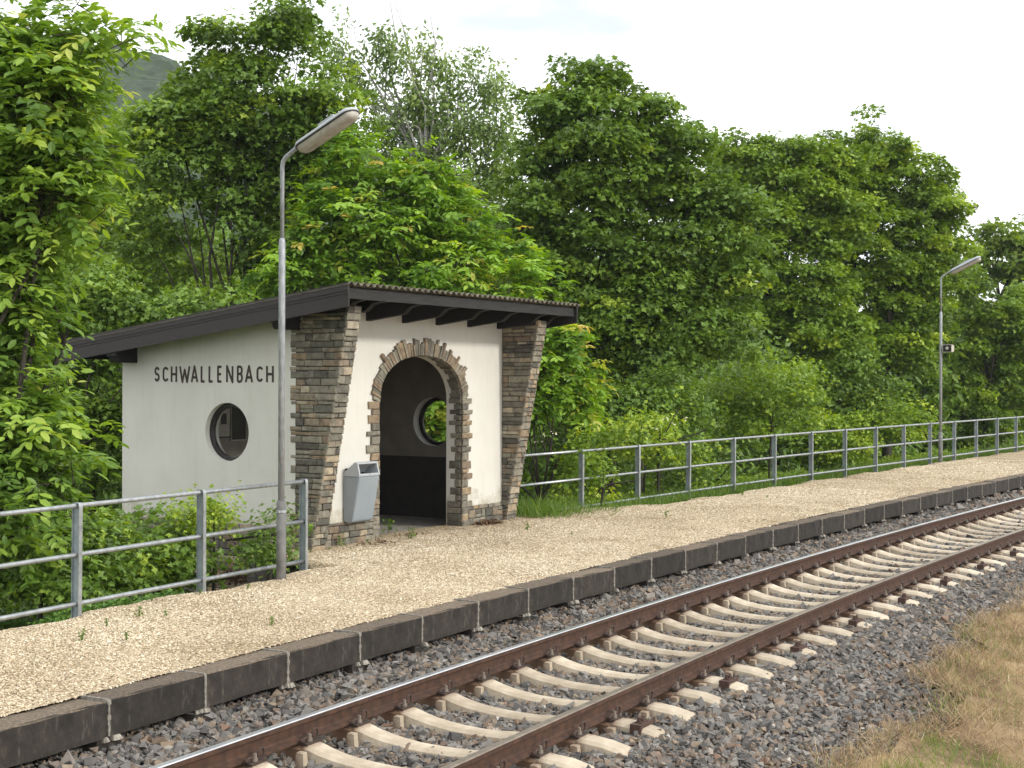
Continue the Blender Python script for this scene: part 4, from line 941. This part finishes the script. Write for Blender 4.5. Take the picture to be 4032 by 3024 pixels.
def tree(label, Y, lobes, kind, seed, cat='tree', base=None, group=None, leaf=None, dens=None, per=None, r0=.12, name='broadleaf_tree', depth=.8, nl=1.0, trunk_top=None, trunks=1, tmul=1.0, bark='bark', toff=0.0, limbs=9, bare=()):
    r = np.random.default_rng(seed); L = []
    for lb in lobes:
        xd, yd, rx, ry = lb[:4]; dy = lb[4] if len(lb) > 4 else r.uniform(-.5, .5) * depth
        c = at(xd, yd, Y + dy); L.append((c, (rx / 3119 * Y, max(rx, ry) / 3119 * Y * depth, ry / 3119 * Y)))
    cx_ = np.mean([l_[0][0] for l_ in L]); 
    gz = float(ground_h(np.array([cx_]), np.array([Y]))[0])
    if base is None: base = (cx_, Y, gz - .1)
    root = empty(name, base, 0, label=label, cat=cat, group=group); B0 = np.array(base)
    C, O = boughs([(np.array(c) - B0, rd) for c, rd in L], r, dens, 0)
    wx = C + B0; ws, wo = track_co(wx[:, 0], wx[:, 1]); lim = np.where(ws > 9.6, 5.75, np.where(ws < 4.4, 4.95, 5.0))
    inside = (ws > 4.3) & (ws < 9.9) & (wo < 9.6) & (wx[:, 2] < 3.4)
    ok = ~(((wo < lim) & (wx[:, 2] < 4)) | inside); C, O = C[ok], O[ok]
    if cat == 'tree':       # ragged outline: gaps between the boughs and shoots that stick out
        gn = vnoise(C[:, 0] + seed, C[:, 2] + C[:, 1] * .3, 1.1, seed) + .5 * vnoise(C[:, 0], C[:, 2] + seed, 2.6, seed + 1); ok = gn > (-.33 if Y > 20 else -.6); C, O = C[ok], O[ok]
        sh = r.random(len(C)) < .16; C[sh] += O[sh] * r.uniform(.15, .60, (sh.sum(), 1)) + np.array([0, 0, .12])
    n = len(C); tb = np.clip(r.normal(.47, .24, n) + toff, 0, 1)
    if kind == 'maple': pr = (.42, .13); tpl = MAPLE
    elif kind == 'round': pr = (.38, .16); tpl = MAPLE
    elif kind == 'walnut': pr = (.30, .15); tpl = OVAL
    else: pr = (.2, .3); tpl = OVAL2
    idx = np.repeat(np.arange(n), per); m = len(idx)
    if kind == 'birch':     # hanging strings
        d = r.normal(0, .16, (m, 3)); d[:, 2] = -r.random(m) * .75 + .1; P = C[idx] + d; out = unit(O[idx] + r.normal(0, .5, (m, 3)))
        o = leaf_cloud('crown', P, out, leaf * r.uniform(.7, 1.3, m), mt=MT['lf_birch'], tpl=tpl, tint=np.clip(tb[idx] + r.normal(0, .15, m), 0, 1), parent=root, r=r, up=.3, jit=.7, droop=.9)
    elif kind == 'walnut':  # compound leaves: leaflets in pairs along an arching stalk
        q = 9; st = np.repeat(np.arange(n), max(1, per // q)); ns = len(st)
        az = r.uniform(0, 2*pi, ns); dr = unit(np.stack([np.cos(az), np.sin(az), r.uniform(-.05, .9, ns)], 1) + O[st] * .9)
        ln = leaf * r.uniform(2.0, 3.4, ns); k = np.tile(np.arange(q), ns); sidx = np.repeat(np.arange(ns), q)
        tpar = np.where(k == q - 1, 1.0, ((k // 2) + 1.2) / (q / 2 + .6)); sd = np.where(k == q - 1, 0, np.where(k % 2 == 0, 1, -1))
        stp = C[st] + r.normal(0, .10, (ns, 3))
        P = stp[sidx] + dr[sidx] * (ln[sidx] * tpar)[:, None]; P[:, 2] -= (tpar ** 2) * ln[sidx] * .42
        perp = unit(np.cross(dr, np.array([0, 0, 1.0])))
        t = perp[sidx] * sd[:, None] * .9 + dr[sidx] * .6; t[:, 2] -= .45; t += r.normal(0, .16, t.shape)
        N_ = np.array([0, 0, .8]) + dr[sidx] * .35 + r.normal(0, .28, P.shape)
        A, B, Cc = frames(N_, t); sz = leaf * r.uniform(.75, 1.2, ns)[sidx] * r.uniform(.85, 1.15, len(P))
        tn = np.clip(tb[st][sidx] + r.normal(0, .10, ns)[sidx] + r.normal(0, .05, len(P)), 0, .93)
        tips = (r.random(ns) < .02)[sidx]; tn = np.where(tips, 1.0, tn)
        scatter('crown', tpl[0], tpl[1], P, A, B, Cc, sz, tn, MT['lf_bright' if tmul == 1 else 'lf_near'], root)
        b = MB(); 
        for i in range(0, ns, 4):
            p0 = Vector(stp[i]); d_ = Vector(dr[i]) * ln[i]; b.tube([p0 - d_ * .8 - Vector((0, 0, .05)), p0, p0 + d_ * .6 - Vector((0, 0, .15 * ln[i]))], [.006, .004, .002], 4, False)
        tag(b.build("twigs", MT["bark"], root), kind="stuff")
    else:                   # flat-topped leafy sprays
        a = r.uniform(0, 2*pi, m); rr = pr[0] * np.sqrt(r.random(m)) * r.uniform(.7, 1.5, n)[idx]
        rr = rr * (leaf / .12 if cat == 'shrub' else 1) ** .9
        d = np.stack([np.cos(a) * rr, np.sin(a) * rr, -rr ** 2 * .8 + r.normal(0, pr[1] * .5, m)], 1)
        P = C[idx] + d + O[idx] * .05; out = unit(d + O[idx] * .25)
        o = leaf_cloud('crown', P, out, leaf * r.uniform(.7, 1.25, m), mt=MT['lf_dark' if kind == 'maple' else 'lf_mid'] if tmul == 1 else MT['lf_yellow'], tpl=tpl,
                       tint=np.clip(tb[idx] + r.normal(0, .08, m), 0, 1), parent=root, r=r, up=.75, jit=.38, droop=.35)
    big = sorted(L, key=lambda l_: -l_[1][0])[:limbs]; tops = [np.array(l_[0]) - B0 + np.array([0, 0, l_[1][2] * .4]) for l_ in big]
    tt_ = trunk_top if trunk_top is not None else (min(l_[0][2] - l_[1][2] for l_ in L) - base[2]) * 1.0 + .3
    tt_ = max(tt_, .5)
    for bx_, by_ in bare: tops.append(np.array(at(bx_, by_, Y)) - B0)
    if trunks == 1: limb_tree('trunk', (0, 0, -.2), tops, r0, MT[bark], root, r, tt_)
    else:
        for k_ in range(trunks):
            x = (k_ - (trunks - 1) / 2) * .45 + r.normal(0, .1); limb_tree('trunk', (x, r.normal(0, .4), -.2), tops[k_::trunks], r0 * r.uniform(.7, 1), MT[bark], root, r, tt_ * r.uniform(.8, 1.2))
    return root

# near walnut at the left edge
tree('bright walnut tree at the left edge, its big leaves hanging beside the shelter', 14.5,
     [(-10,150,70,80),(70,120,70,55),(122,110,60,45),(200,55,42,32),(262,95,22,32),(177,150,30,45),(60,200,90,90),(132,200,70,55),(172,240,45,45),(-20,300,90,110),(82,290,90,80),(142,330,50,50),(177,400,40,35),
      (60,400,90,80),(122,430,80,60),(-20,480,90,100),(80,520,70,70),(-2,620,90,80),(33,700,60,60),(-42,760,80,90),(28,800,65,60),(53,880,50,60),(-12,900,90,80),(48,960,60,60),(-42,1020,100,80),(60,1040,70,45),(130,990,40,40),(-12,1120,80,50)],
     'walnut', 11, leaf=.125, dens=48, per=54, tmul=2, name='walnut_tree', depth=.9, base=(-5.6, 14.6, -.3), r0=.09, limbs=14, trunk_top=.8)
# tall dark maple behind the lamp
tree('tall dark maple rising behind the near lamp, its stems showing below the crown', 28,
     [(580,25,50,28),(650,70,50,40),(480,75,50,40),(330,265,45,45),(295,300,40,40),(600,45,45,35),(560,100,60,45),(640,110,60,45),(500,110,50,50),(450,160,60,50),(520,190,80,60),(610,190,90,70),(690,200,55,60),(400,210,45,50),(370,250,50,40),(430,270,80,60),(560,290,100,70),(670,290,80,70),(740,250,30,60),
      (340,320,60,45),(420,360,90,60),(530,390,100,70),(640,390,90,70),(720,340,40,60),(330,420,70,50),(420,450,80,55),(600,470,90,60),(310,520,60,40),(570,540,60,35),(660,550,60,50)],
     'maple', 12, leaf=0.125, dens=13, per=110, r0=.10, trunks=4, name='maple_tree', trunk_top=2.2, limbs=24)
tree('pale sunny tree behind the walnut, left of the tall dark maple', 37,
     [(300,430,60,45),(255,300,55,50),(200,370,60,60),(330,340,40,45),(240,430,60,50),(200,450,80,80),(290,500,80,70),(120,540,90,80),(210,600,90,70),(330,600,70,60),(100,680,90,70),(260,690,80,60),(400,680,70,50),(450,590,60,50),(520,640,50,40),(60,420,80,90)],
     'round', 13, leaf=0.15, dens=9, per=70, tmul=2, name='sunlit_tree', r0=.12)
# dark young maple low at left
tree('dense dark green maple thicket low behind the walnut, left of the shelter', 23,
     [(150,600,90,70),(250,640,80,60),(330,700,70,40),(120,740,90,80),(200,820,70,90),(230,930,60,80),(130,900,90,80),(180,1000,80,60),(40,860,90,90),(330,640,60,40),(430,640,60,35)],
     'maple', 14, leaf=0.11, dens=14, per=90, r0=.07, name='maple_thicket', cat='shrub', trunks=3)
# birch
tree('thin sparse birch with bare twigs at its top, left of the sky gap', 36,
     [(690,70,20,30),(740,110,25,45),(700,150,20,40),(810,80,35,35),(790,160,35,40),(860,110,40,40),(915,95,22,35),(900,190,50,45),(960,130,35,35),(990,190,30,30),(830,260,50,50),(930,250,60,50),(1040,170,45,40),(1085,175,25,35),(1010,270,60,55),(910,330,80,55),(1080,270,45,55),(1000,370,90,60),(820,350,50,50),(1080,390,60,60),(960,440,80,50),(1060,480,60,60),(870,420,60,60)],
     'birch', 15, leaf=.125, dens=15, per=60, r0=.10, bark='birch', name='birch_tree', trunk_top=8.2, limbs=23,
     bare=[(850,8),(838,-8),(862,20),(925,28),(905,60),(945,70),(800,120),(770,190),(790,230)])

# big maple right of the birch
tree('broad dark maple standing behind the right half of the shelter roof', 31,
     [(1290,165,50,28),(1230,200,60,40),(1330,200,50,40),(1180,240,60,50),(1400,240,50,35),(1290,260,90,60),(1440,270,40,30),(1380,310,80,60),(1500,285,34,20),(1200,340,80,70),(1300,370,100,70),(1450,350,60,60),(1140,420,60,70),(1240,450,100,70),
      (1370,450,100,70),(1490,410,45,50),(1160,540,80,70),(1290,550,100,70),(1410,560,90,70),(1500,500,50,60),(1200,640,80,60),(1330,660,100,70),(1460,660,90,70),(1540,590,60,60),(1400,760,100,60),(1540,720,80,60),(1530,400,45,50),(1570,440,50,60),(1580,520,50,60),(1280,760,80,60)],
     'maple', 16, leaf=0.13, dens=15, per=110, r0=.13, trunks=4, name='maple_tree', trunk_top=2.5, limbs=20)
# round field maples
tree('round-topped field maple, left of the pair beyond the railing', 43,
     [(1830,360,50,45),(1820,470,60,60),(1560,410,50,50),(1560,480,50,60),(1640,330,70,40),(1710,320,70,38),(1790,345,50,40),(1590,360,60,50),(1590,400,70,50),(1680,400,90,60),(1770,390,60,60),(1600,480,80,60),(1700,490,90,70),(1790,480,60,60),(1620,580,90,70),(1730,590,90,70),(1560,560,50,60),(1650,690,90,70),(1760,690,90,70),(1590,660,70,70)],
     'round', 17, leaf=0.15, dens=13, per=110, r0=.16, name='field_maple', trunk_top=3)
tree('round-topped field maple right of its twin, behind the distant lamp', 45,
     [(1870,312,60,30),(1930,320,60,32),(1800,350,45,45),(1820,420,50,60),(1830,370,60,50),(1920,390,90,55),(2000,390,45,50),(1850,460,80,60),(1950,470,90,60),(2030,460,35,50),(1880,560,90,60),(1980,560,80,60),(2050,540,35,50),(1860,650,90,60),(1970,650,80,60),(1830,730,80,60),(1940,740,90,60)],
     'round', 18, leaf=0.15, dens=13, per=110, r0=.16, name='field_maple', trunk_top=3)
tree('dark tree at the right edge behind the distant lamp head', 52,
     [(2100,620,50,40),(2060,600,35,40),(2160,650,60,50),(2210,690,50,60),(2110,700,70,60),(2200,780,60,60),(2110,790,70,60),(2060,740,40,60),(2160,860,80,50),(2080,860,60,50)],
     'round', 19, leaf=0.16, dens=12, per=90, r0=.12, name='field_maple', toff=-.05)
tree('pale hazy tree far away at the right edge, above the distant lamp', 62,
     [(2160,505,40,28),(2205,520,40,30),(2130,540,35,35),(2190,570,50,40),(2120,590,40,40),(2215,620,40,40)],
     'round', 20, leaf=.30, dens=9, per=30, r0=.14, tmul=2, name='distant_tree')
# bright walnut behind the shelter
tree('bright yellow-green walnut spreading directly above the shelter roof', 27,
     [(760,340,35,40),(740,400,60,40),(830,400,60,35),(930,360,30,35),(900,420,70,40),(970,430,50,40),(700,460,60,45),(800,480,80,50),(900,490,80,50),(1000,490,60,45),(660,530,50,40),(760,560,80,50),(880,570,80,50),(990,570,70,50),(1070,540,50,45),(560,600,50,25),(650,600,60,35),(1100,620,60,40),(1160,620,35,30),(1000,640,80,40),(860,640,80,40),(760,640,60,30)],
     'walnut', 21, leaf=0.14, dens=30, per=54, r0=.09, name='walnut_tree', trunk_top=3.0, limbs=16)
tree('small bright walnut shoot spilling out behind the right stone pier', 25.2,
     [(1175,715,35,25),(1215,735,38,28),(1190,780,45,35),(1240,810,42,32),(1180,850,45,40),(1235,865,42,30),(1270,860,22,20),(1165,905,30,25),(1150,800,40,60),(960,890,60,70)],
     'walnut', 22, leaf=0.13, dens=44, per=54, r0=.05, name='walnut_sapling', cat='shrub', trunk_top=.7)
# shrubs beyond the right railing
def shrub(label, Y, lobes, kind, seed, **k): 
    k.setdefault('name', 'shrub'); return tree(label, Y, lobes, kind, seed, cat='shrub', r0=.03, depth=1.0, **k)
shrub('dark rounded shrub with yellowish tips in the middle of the gap', 33, [(1560,850,70,50),(1640,810,80,45),(1720,810,60,40),(1600,900,80,50),(1700,880,80,60),(1770,860,40,50)], 'round', 31, leaf=0.105, dens=17, per=50, toff=.0)
shrub('bright elder bush with cream flowers behind the railing, right of the shelter', 27, [(1400,910,50,35),(1460,900,60,35),(1520,930,55,35),(1430,960,60,40),(1330,940,60,40)], 'maple', 32, leaf=0.1, dens=28, per=50, toff=.42, name='elder_bush')
shrub('low green bush just behind the first railing posts', 24.5, [(1310,970,60,40),(1350,1030,70,40),(1260,1020,50,50),(1300,1060,60,30)], 'round', 33, leaf=.10, dens=45, per=34, toff=.12)
shrub('leafy bush low behind the railing in mid picture', 29, [(1560,980,70,45),(1480,1010,70,40),(1640,1000,60,30),(1520,1040,80,25)], 'maple', 34, leaf=0.09, dens=28, per=50, toff=.15)
shrub('young maple in front of the round field maples', 42, [(1850,760,45,40),(1830,820,60,45),(1890,840,60,45),(1860,880,80,40)], 'maple', 35, leaf=0.13, dens=16, per=60, toff=.1, name='young_maple')
shrub('yellow-green bush behind the railing, left of the distant lamp', 41, [(1760,920,60,40),(1830,930,60,35),(1900,910,50,35),(1790,960,80,25),(1960,900,60,40)], 'round', 36, leaf=0.11, dens=22, per=50, toff=.25)
shrub('dark undergrowth bush behind the railing at the right edge', 53, [(2090,880,60,40),(2160,880,60,35),(2040,900,50,35),(2210,870,40,40),(2100,930,90,25)], 'round', 37, leaf=0.14, dens=16, per=50)
shrub('dark bush behind the shelter corner, left of the elder', 29, [(1390,850,60,50),(1320,870,60,50),(1450,830,60,50),(1270,900,60,50),(1500,870,50,40)], 'maple', 38, leaf=0.11, dens=22, per=50, toff=-.05)
# left undergrowth beside the shelter
shrub('leafy maple suckers in front of the shelter plinth, behind the near railing', 16.6, [(330,1150,60,40),(385,1190,50,35),(280,1210,60,50),(340,1230,55,35)], 'maple', 41, leaf=.105, dens=120, per=26, toff=.1, name='maple_sucker')
shrub('dark bush at the far left behind the near railing', 15.6, [(60,1150,80,50),(140,1180,70,50),(210,1160,60,50),(60,1240,90,40),(170,1250,70,35),(-20,1200,60,70)], 'maple', 42, leaf=.085, dens=130, per=26, toff=.0)
shrub('ivy bush growing against the stone plinth beside the near lamp', 17.2, [(585,1175,24,30),(560,1185,22,18),(603,1125,9,30)], 'maple', 43, leaf=.07, dens=260, per=26, toff=-.1, name='ivy_bush')
shrub('small leafy sapling in front of the white side wall', 17.0, [(415,1100,22,14),(470,1098,22,14),(440,1120,30,18)], 'round', 44, leaf=.06, dens=420, per=22, toff=.35, name='sapling', trunk_top=.3, limbs=3)

# dark wood filling the gaps at the back
def mass(name, lab, Y0, Y1, x0, x1, z0, z1, n, leaf, mt, seed, tint0=.35, tpl=OVAL2):
    r = np.random.default_rng(seed); nb_ = n // 30; c = np.stack([r.uniform(x0, x1, nb_), r.uniform(Y0, Y1, nb_), np.zeros(nb_)], 1)
    top = z1 + vnoise(c[:, 0], c[:, 1] * 0, .45, seed) * 2.2; c[:, 2] = z0 + (top - z0) * r.random(nb_) ** .8
    idx = np.repeat(np.arange(nb_), 30); P = c[idx] + r.normal(0, .38, (len(idx), 3)) * np.array([1, 1, .6]); _s, _o = track_co(P[:, 0], P[:, 1]); ok = _o > 8.6; P = P[ok]; idx = idx[ok]; out = unit(r.normal(0, 1, P.shape) + np.array([0, -.8, 0]))
    return tag(leaf_cloud(name, P, out, leaf * r.uniform(.7, 1.3, len(P)), mt, tpl, np.clip(r.normal(tint0, .2, nb_)[idx] + r.normal(0, .1, len(P)), 0, 1), r=r), lab, 'wood', kind='stuff')
mass('woodland', 'dense dark wood filling the gaps behind the trees', 50, 58, -22, 6, -1, 7.2, 110000, .34, MT['lf_dark'], 61)
mass('woodland', 'dense dark wood behind the railing trees at the right', 50, 60, 4, 26, -1, 5.0, 110000, .34, MT['lf_dark'], 62)
mass('understorey', 'shadowy understorey beneath the trees beyond the platform', 36, 46, -14, 16, -.8, 2.6, 90000, .20, MT['lf_dark'], 63, .3)
mass('understorey', 'shadowy understorey just behind the shelter and first bushes', 28.5, 34, -11, 6, -.8, 1.3, 60000, .16, MT['lf_dark'], 64, .35)

def ground_leaves(name, lab, cat, s0, s1, of0, of1, n, leaf, mt, seed, hgt=.3, tpl=MAPLE, tint0=.45, clump=.9, up=.8, jit=.35):
    r = np.random.default_rng(seed); s = r.uniform(s0, s1, n); u = r.random(n); a = of0(s) if callable(of0) else of0; o = a + (of1 - a) * u
    p = T(s, o, 0.0); gz = ground_h(p[:, 0], p[:, 1]); k = vnoise(p[:, 0], p[:, 1], clump, seed) + .5
    p[:, 2] = np.maximum(gz, -9) + (k ** 1.3) * hgt * r.random(n) ** .5 * np.clip(u * 6, .25, 1)
    m_ = ~((s > 4.4) & (s < 9.6) & (o > 5.2) & (o < 9.3)); p = p[m_]; n = len(p)
    out = unit(r.normal(0, 1, (n, 3)) * np.array([1, 1, .3])); kk = k[m_]
    return tag(leaf_cloud(name, p, out, leaf * r.uniform(.6, 1.3, n), mt, tpl, np.clip(tint0 + (kk - .5) * .5 + r.normal(0, .14, n), 0, 1), r=r, up=up, jit=jit), lab, cat, kind='stuff')
ground_leaves('ground_cover', 'low leafy ground cover along the left platform edge', 'ground cover', -6, 1.6, 4.58, 7.5, 22000, .065, MT['lf_ivy'], 71, .35, tint0=.7)
ground_leaves('ground_cover', 'creeping ivy in the strip between the near lamp and the shelter plinth', 'ground cover', 1.5, 4.2, 4.58, 5.25, 4200, .055, MT['lf_ivy'], 76, .14, tint0=.7)
ground_leaves('ground_cover', 'mixed weeds and ground cover behind the long right railing', 'ground cover', 9.7, 42, 5.15, 9.0, 60000, .09, MT['lf_mid'], 72, .75, OVAL, .55, up=.6, jit=.5)
ground_leaves('weeds', 'mixed broad-leaved weeds among the grass at the right stone pier', 'weeds', 9.5, 13.5, lambda s: 5.25 + 0 * s, 6.6, 7000, .055, MT['grass'], 75, .45, OVAL, .45, up=.5, jit=.6)
ground_leaves('ground_cover', 'forest floor plants beside and behind the shelter', 'ground cover', -8, 40, 7.0, 16, 60000, .12, MT['lf_dark'], 73, .8, tint0=.45)

# blades: green tufts at the shelter corner, dry grass at the lower right
def blades(name, lab, cat, P, h, mt, tint, seed, spread=.35, wmul=1.0, kind='stuff'):
    r = np.random.default_rng(seed); n = len(P); t = np.stack([r.normal(0, spread, n), r.normal(0, spread, n), np.ones(n)], 1)
    A, B, C = frames(rnd_dir(n, r), t); sz = np.stack([h, h * wmul, h], 1)
    o = scatter(name, BLADE[0], BLADE[1], P, A, B, C, sz, tint, mt); return tag(o, lab, cat, kind=kind)
r = np.random.default_rng(81)
n = 1300; s = 9.6 + r.exponential(1.3, n); o_ = edge(10.5) - .15 + r.normal(0.05, .30, n) - .3 * np.exp(-(s - 9.8) ** 2); p = T(s, o_, .20)
tag(blades('tall_grass', 'fresh green grass at the foot of the right stone pier', 'grass', p, r.uniform(.10, .42, n) * np.clip(1.25 - (s - 9.6) * .25, .35, 1), MT['grass'], np.clip(r.normal(.5, .2, n), 0, 1), 82, .6, .7))
n = 15000; s = r.uniform(10, 40, n); o_ = 5.1 + np.abs(r.normal(0, .35, n)); p = T(s, o_, .10)
tag(blades('verge_grass', 'thin green grass along the foot of the long railing', 'grass', p, r.uniform(.08, .35, n), MT['grass'], np.clip(r.normal(.45, .2, n), 0, 1), 83, .35, .8))
def verge_z(s, o):
    v = np.array([vb(a) for a in s]); return -0.36 - 0.13 * np.clip((v - o) / 0.8, 0, 1) - 0.015 * np.clip(v - o, 0, 12)
n = 120000; s = r.uniform(-3, 16, n); v = np.array([vb(a) for a in s]); d = r.exponential(1.3, n) - .22 + r.normal(0, .10, n); o_ = v - d
p = T(s, o_, verge_z(s, o_)); cl = vnoise(p[:, 0], p[:, 1], 1.6, 5) + .5; keep = (r.random(n) < (.25 + cl)) & (d < 5.5); 
p = p[keep]; cl = cl[keep]; dk = d[keep]; sk = s[keep]; n = len(p)
green = (r.random(n) < .03) | ((dk > .15) & (sk < 1.55) & (r.random(n) < .75)) | ((vnoise(p[:, 0], p[:, 1], .9, 12) > .2) & (r.random(n) < .15))
blades('dry_grass', 'sun-dried straw-coloured grass at the lower right corner', 'grass', p[~green], r.uniform(.04, .17, (~green).sum()), MT['drygrass'], np.clip(r.normal(.5, .24, (~green).sum()), 0, .95), 84, 1.1, .5)
blades('verge_grass', 'short green grass among the straw at the lower right corner', 'grass', p[green], r.uniform(.05, .15, green.sum()), MT['grass'], np.clip(r.normal(.5, .25, green.sum()), 0, 1), 85, .6, .55)
# small weeds in the gravel
def weed(s, o, h, lab, seed):
    r = np.random.default_rng(seed); n = 26; root = empty('weed', Tv(s, o, .225), r.uniform(0, 6), label=lab, cat='weed', group='weeds in the gravel')
    P = np.zeros((n, 3)); P[:, :2] = r.normal(0, h * .16, (n, 2)); P[:, 2] = r.random(n) * h
    leaf_cloud('leaves', P, unit(P * np.array([1, 1, 0]) + r.normal(0, .02, (n, 3))), h * .34 * r.uniform(.6, 1.1, n), MT['grass'], OVAL, np.clip(r.normal(.5, .2, n), 0, 1), root, r, .6, .4, .1)
    b = MB()
    for q in range(4): b.tube([(0, 0, -.01), (r.normal(0, h * .12), r.normal(0, h * .12), h * .9)], [.004, .002], 5, False)
    b.build('stem', MT['grass'], root); return root
def wl_(px, py, z=.225):     # point of the platform seen at a photo pixel
    d = Vector((px - 1106, 3119, -(py - 826))); t = (z - HCAM) / d.z; return d.x * t, d.y * t
WD = [(735,1185,.16,'tiny weed in the gravel below the left stone pier'),(800,1165,.30,'largest leafy weed, at the plinth below the waste bin'),(840,1155,.22,'leafy weed left of the doorway threshold'),
      (890,1170,.17,'weed in the gravel in front of the doorway'),(178,1385,.09,'weed sprig in the gravel near the lower left'),(232,1355,.07,'small weed sprig in the gravel before the left railing'),
      (275,1385,.07,'weed sprig in the gravel below the first left post'),(1140,1150,.10,'weed in the gravel before the green grass'),(1330,1110,.20,'weed tuft beside the second post of the long railing'),
      (1440,1125,.12,'weed sprig in the middle of the platform gravel'),(360,1335,.06,'tiny sprig in the gravel below the left railing'),(1190,1120,.16,'weed clump at the edge of the green grass')]
for i, (px, py, h, lab) in enumerate(WD):
    x, y = wl_(px, py); s_, o_ = track_co(np.array([x]), np.array([y])); weed(float(s_[0]), float(o_[0]), h, lab, 200 + i)
rw = np.random.default_rng(77)
for i in range(18):
    s_ = rw.uniform(-3, 20); e_ = float(edge(s_)); o_ = e_ - .15 - abs(rw.normal(0, .35)) if rw.random() < .8 else rw.uniform(2.2, min(e_, 5.4))
    if 4.3 < s_ < 9.7: o_ = min(o_, 5.5)
    weed(s_, o_, rw.uniform(.035, .10), 'tiny green weed sprig growing in the platform gravel', 400 + i)
# heaps of dead leaves
def heap(loc, rad, hgt, n, lab, seed, mt='deadleaf'):
    r = np.random.default_rng(seed); q = in_ell(n, r, .5) * np.array([rad, rad * .55, hgt]); q[:, 2] = np.abs(q[:, 2]); ca, sa = cos(RZ), sin(RZ)
    P = np.stack([loc[0] + q[:, 0] * ca - q[:, 1] * sa, loc[1] + q[:, 0] * sa + q[:, 1] * ca, loc[2] + q[:, 2]], 1)
    return tag(leaf_cloud('leaf_litter', P, rnd_dir(n, r), .045 * r.uniform(.5, 1.4, n), MT[mt], OVAL2, r.random(n), r=r, up=.4, jit=.8), lab, 'leaf litter', kind='stuff')
heap(Wb(3.95, -.16, -.01), .34, .10, 900, 'brown heap of dead leaves against the plinth right of the doorway', 91)
heap(Wb(2.2, -.15, -.01), .55, .04, 500, 'dead leaves scattered on the doorway threshold', 92)
heap(Wb(1.15, -.25, -.01), .55, .035, 420, 'dead leaves at the plinth below the waste bin', 93)
heap(Wb(-.35, .9, -.42), .5, .25, 900, 'reddish dead leaves against the plinth by the near lamp', 94)
# flowers of the elder and daisies behind the pier
def flowers(pts, lab, seed, size=.05):
    r = np.random.default_rng(seed); P = np.array([at(x, y, Y) for x, y, Y in pts]); P = np.repeat(P, 9, 0) + r.normal(0, .035, (len(P) * 9, 3)) * np.array([1.4, 1.4, .4])
    return tag(leaf_cloud('flower_heads', P, rnd_dir(len(P), r), size * r.uniform(.5, 1, len(P)), MT['flower'], OVAL2, r.random(len(P)), r=r, up=.8, jit=.3), lab, 'flowers', kind='stuff')
flowers([(1440,905,25.4),(1465,915,25.3),(1480,905,25.5),(1412,925,25.3),(1640,945,30.5),(1180,940,24.4),(1195,935,24.3),(1160,955,24.2)], 'cream elder flower heads behind the railing', 95)

# far hill and the sky gap at the left
g1 = np.linspace(-700, 500, 301); g2 = np.linspace(260, 900, 161); hx, hy = np.meshgrid(g1, g2)
hz = 110 * np.exp(-((hx + 175) / 220) ** 2) * np.clip((hy - 270) / 160, 0, 1) ** .8 + 20 * np.clip((hy - 300) / 300, 0, 1) * np.clip(-hx / 300, 0, 1)
hz = hz + vnoise(hx, hy, .03, 21) * 9 + vnoise(hx, hy, .12, 22) * 7 + vnoise(hx, hy, .23, 23) * 5 - 8
q_i, q_j = np.meshgrid(np.arange(300), np.arange(160)); q = (q_j * 301 + q_i).ravel()
fast_mesh('hills', np.stack([hx.ravel(), hy.ravel(), hz.ravel()], 1), np.full(len(q), 4), np.stack([q, q+1, q+302, q+301], 1).ravel(), np.full(len(q), .5), MT['hill'], smooth=True)['kind'] = 'structure'

# thin summer haze over everything
b = MB(); b.box(-820, 620, -30, 960, -14, 190); hz_ = b.build('haze', MT['hill']); hz_.data.materials.clear(); tag(hz_, kind='stuff', label='faint pale haze in the air')
hm = bpy.data.materials.new('haze'); hm.use_nodes = True; hn = hm.node_tree.nodes; hn.clear()
ho = hn.new('ShaderNodeOutputMaterial'); hv = hn.new('ShaderNodeVolumePrincipled'); hv.inputs['Color'].default_value = (.86, .93, 1, 1); hv.inputs['Density'].default_value = HAZE
hm.node_tree.links.new(hv.outputs[0], ho.inputs['Volume']); hz_.data.materials.append(hm)
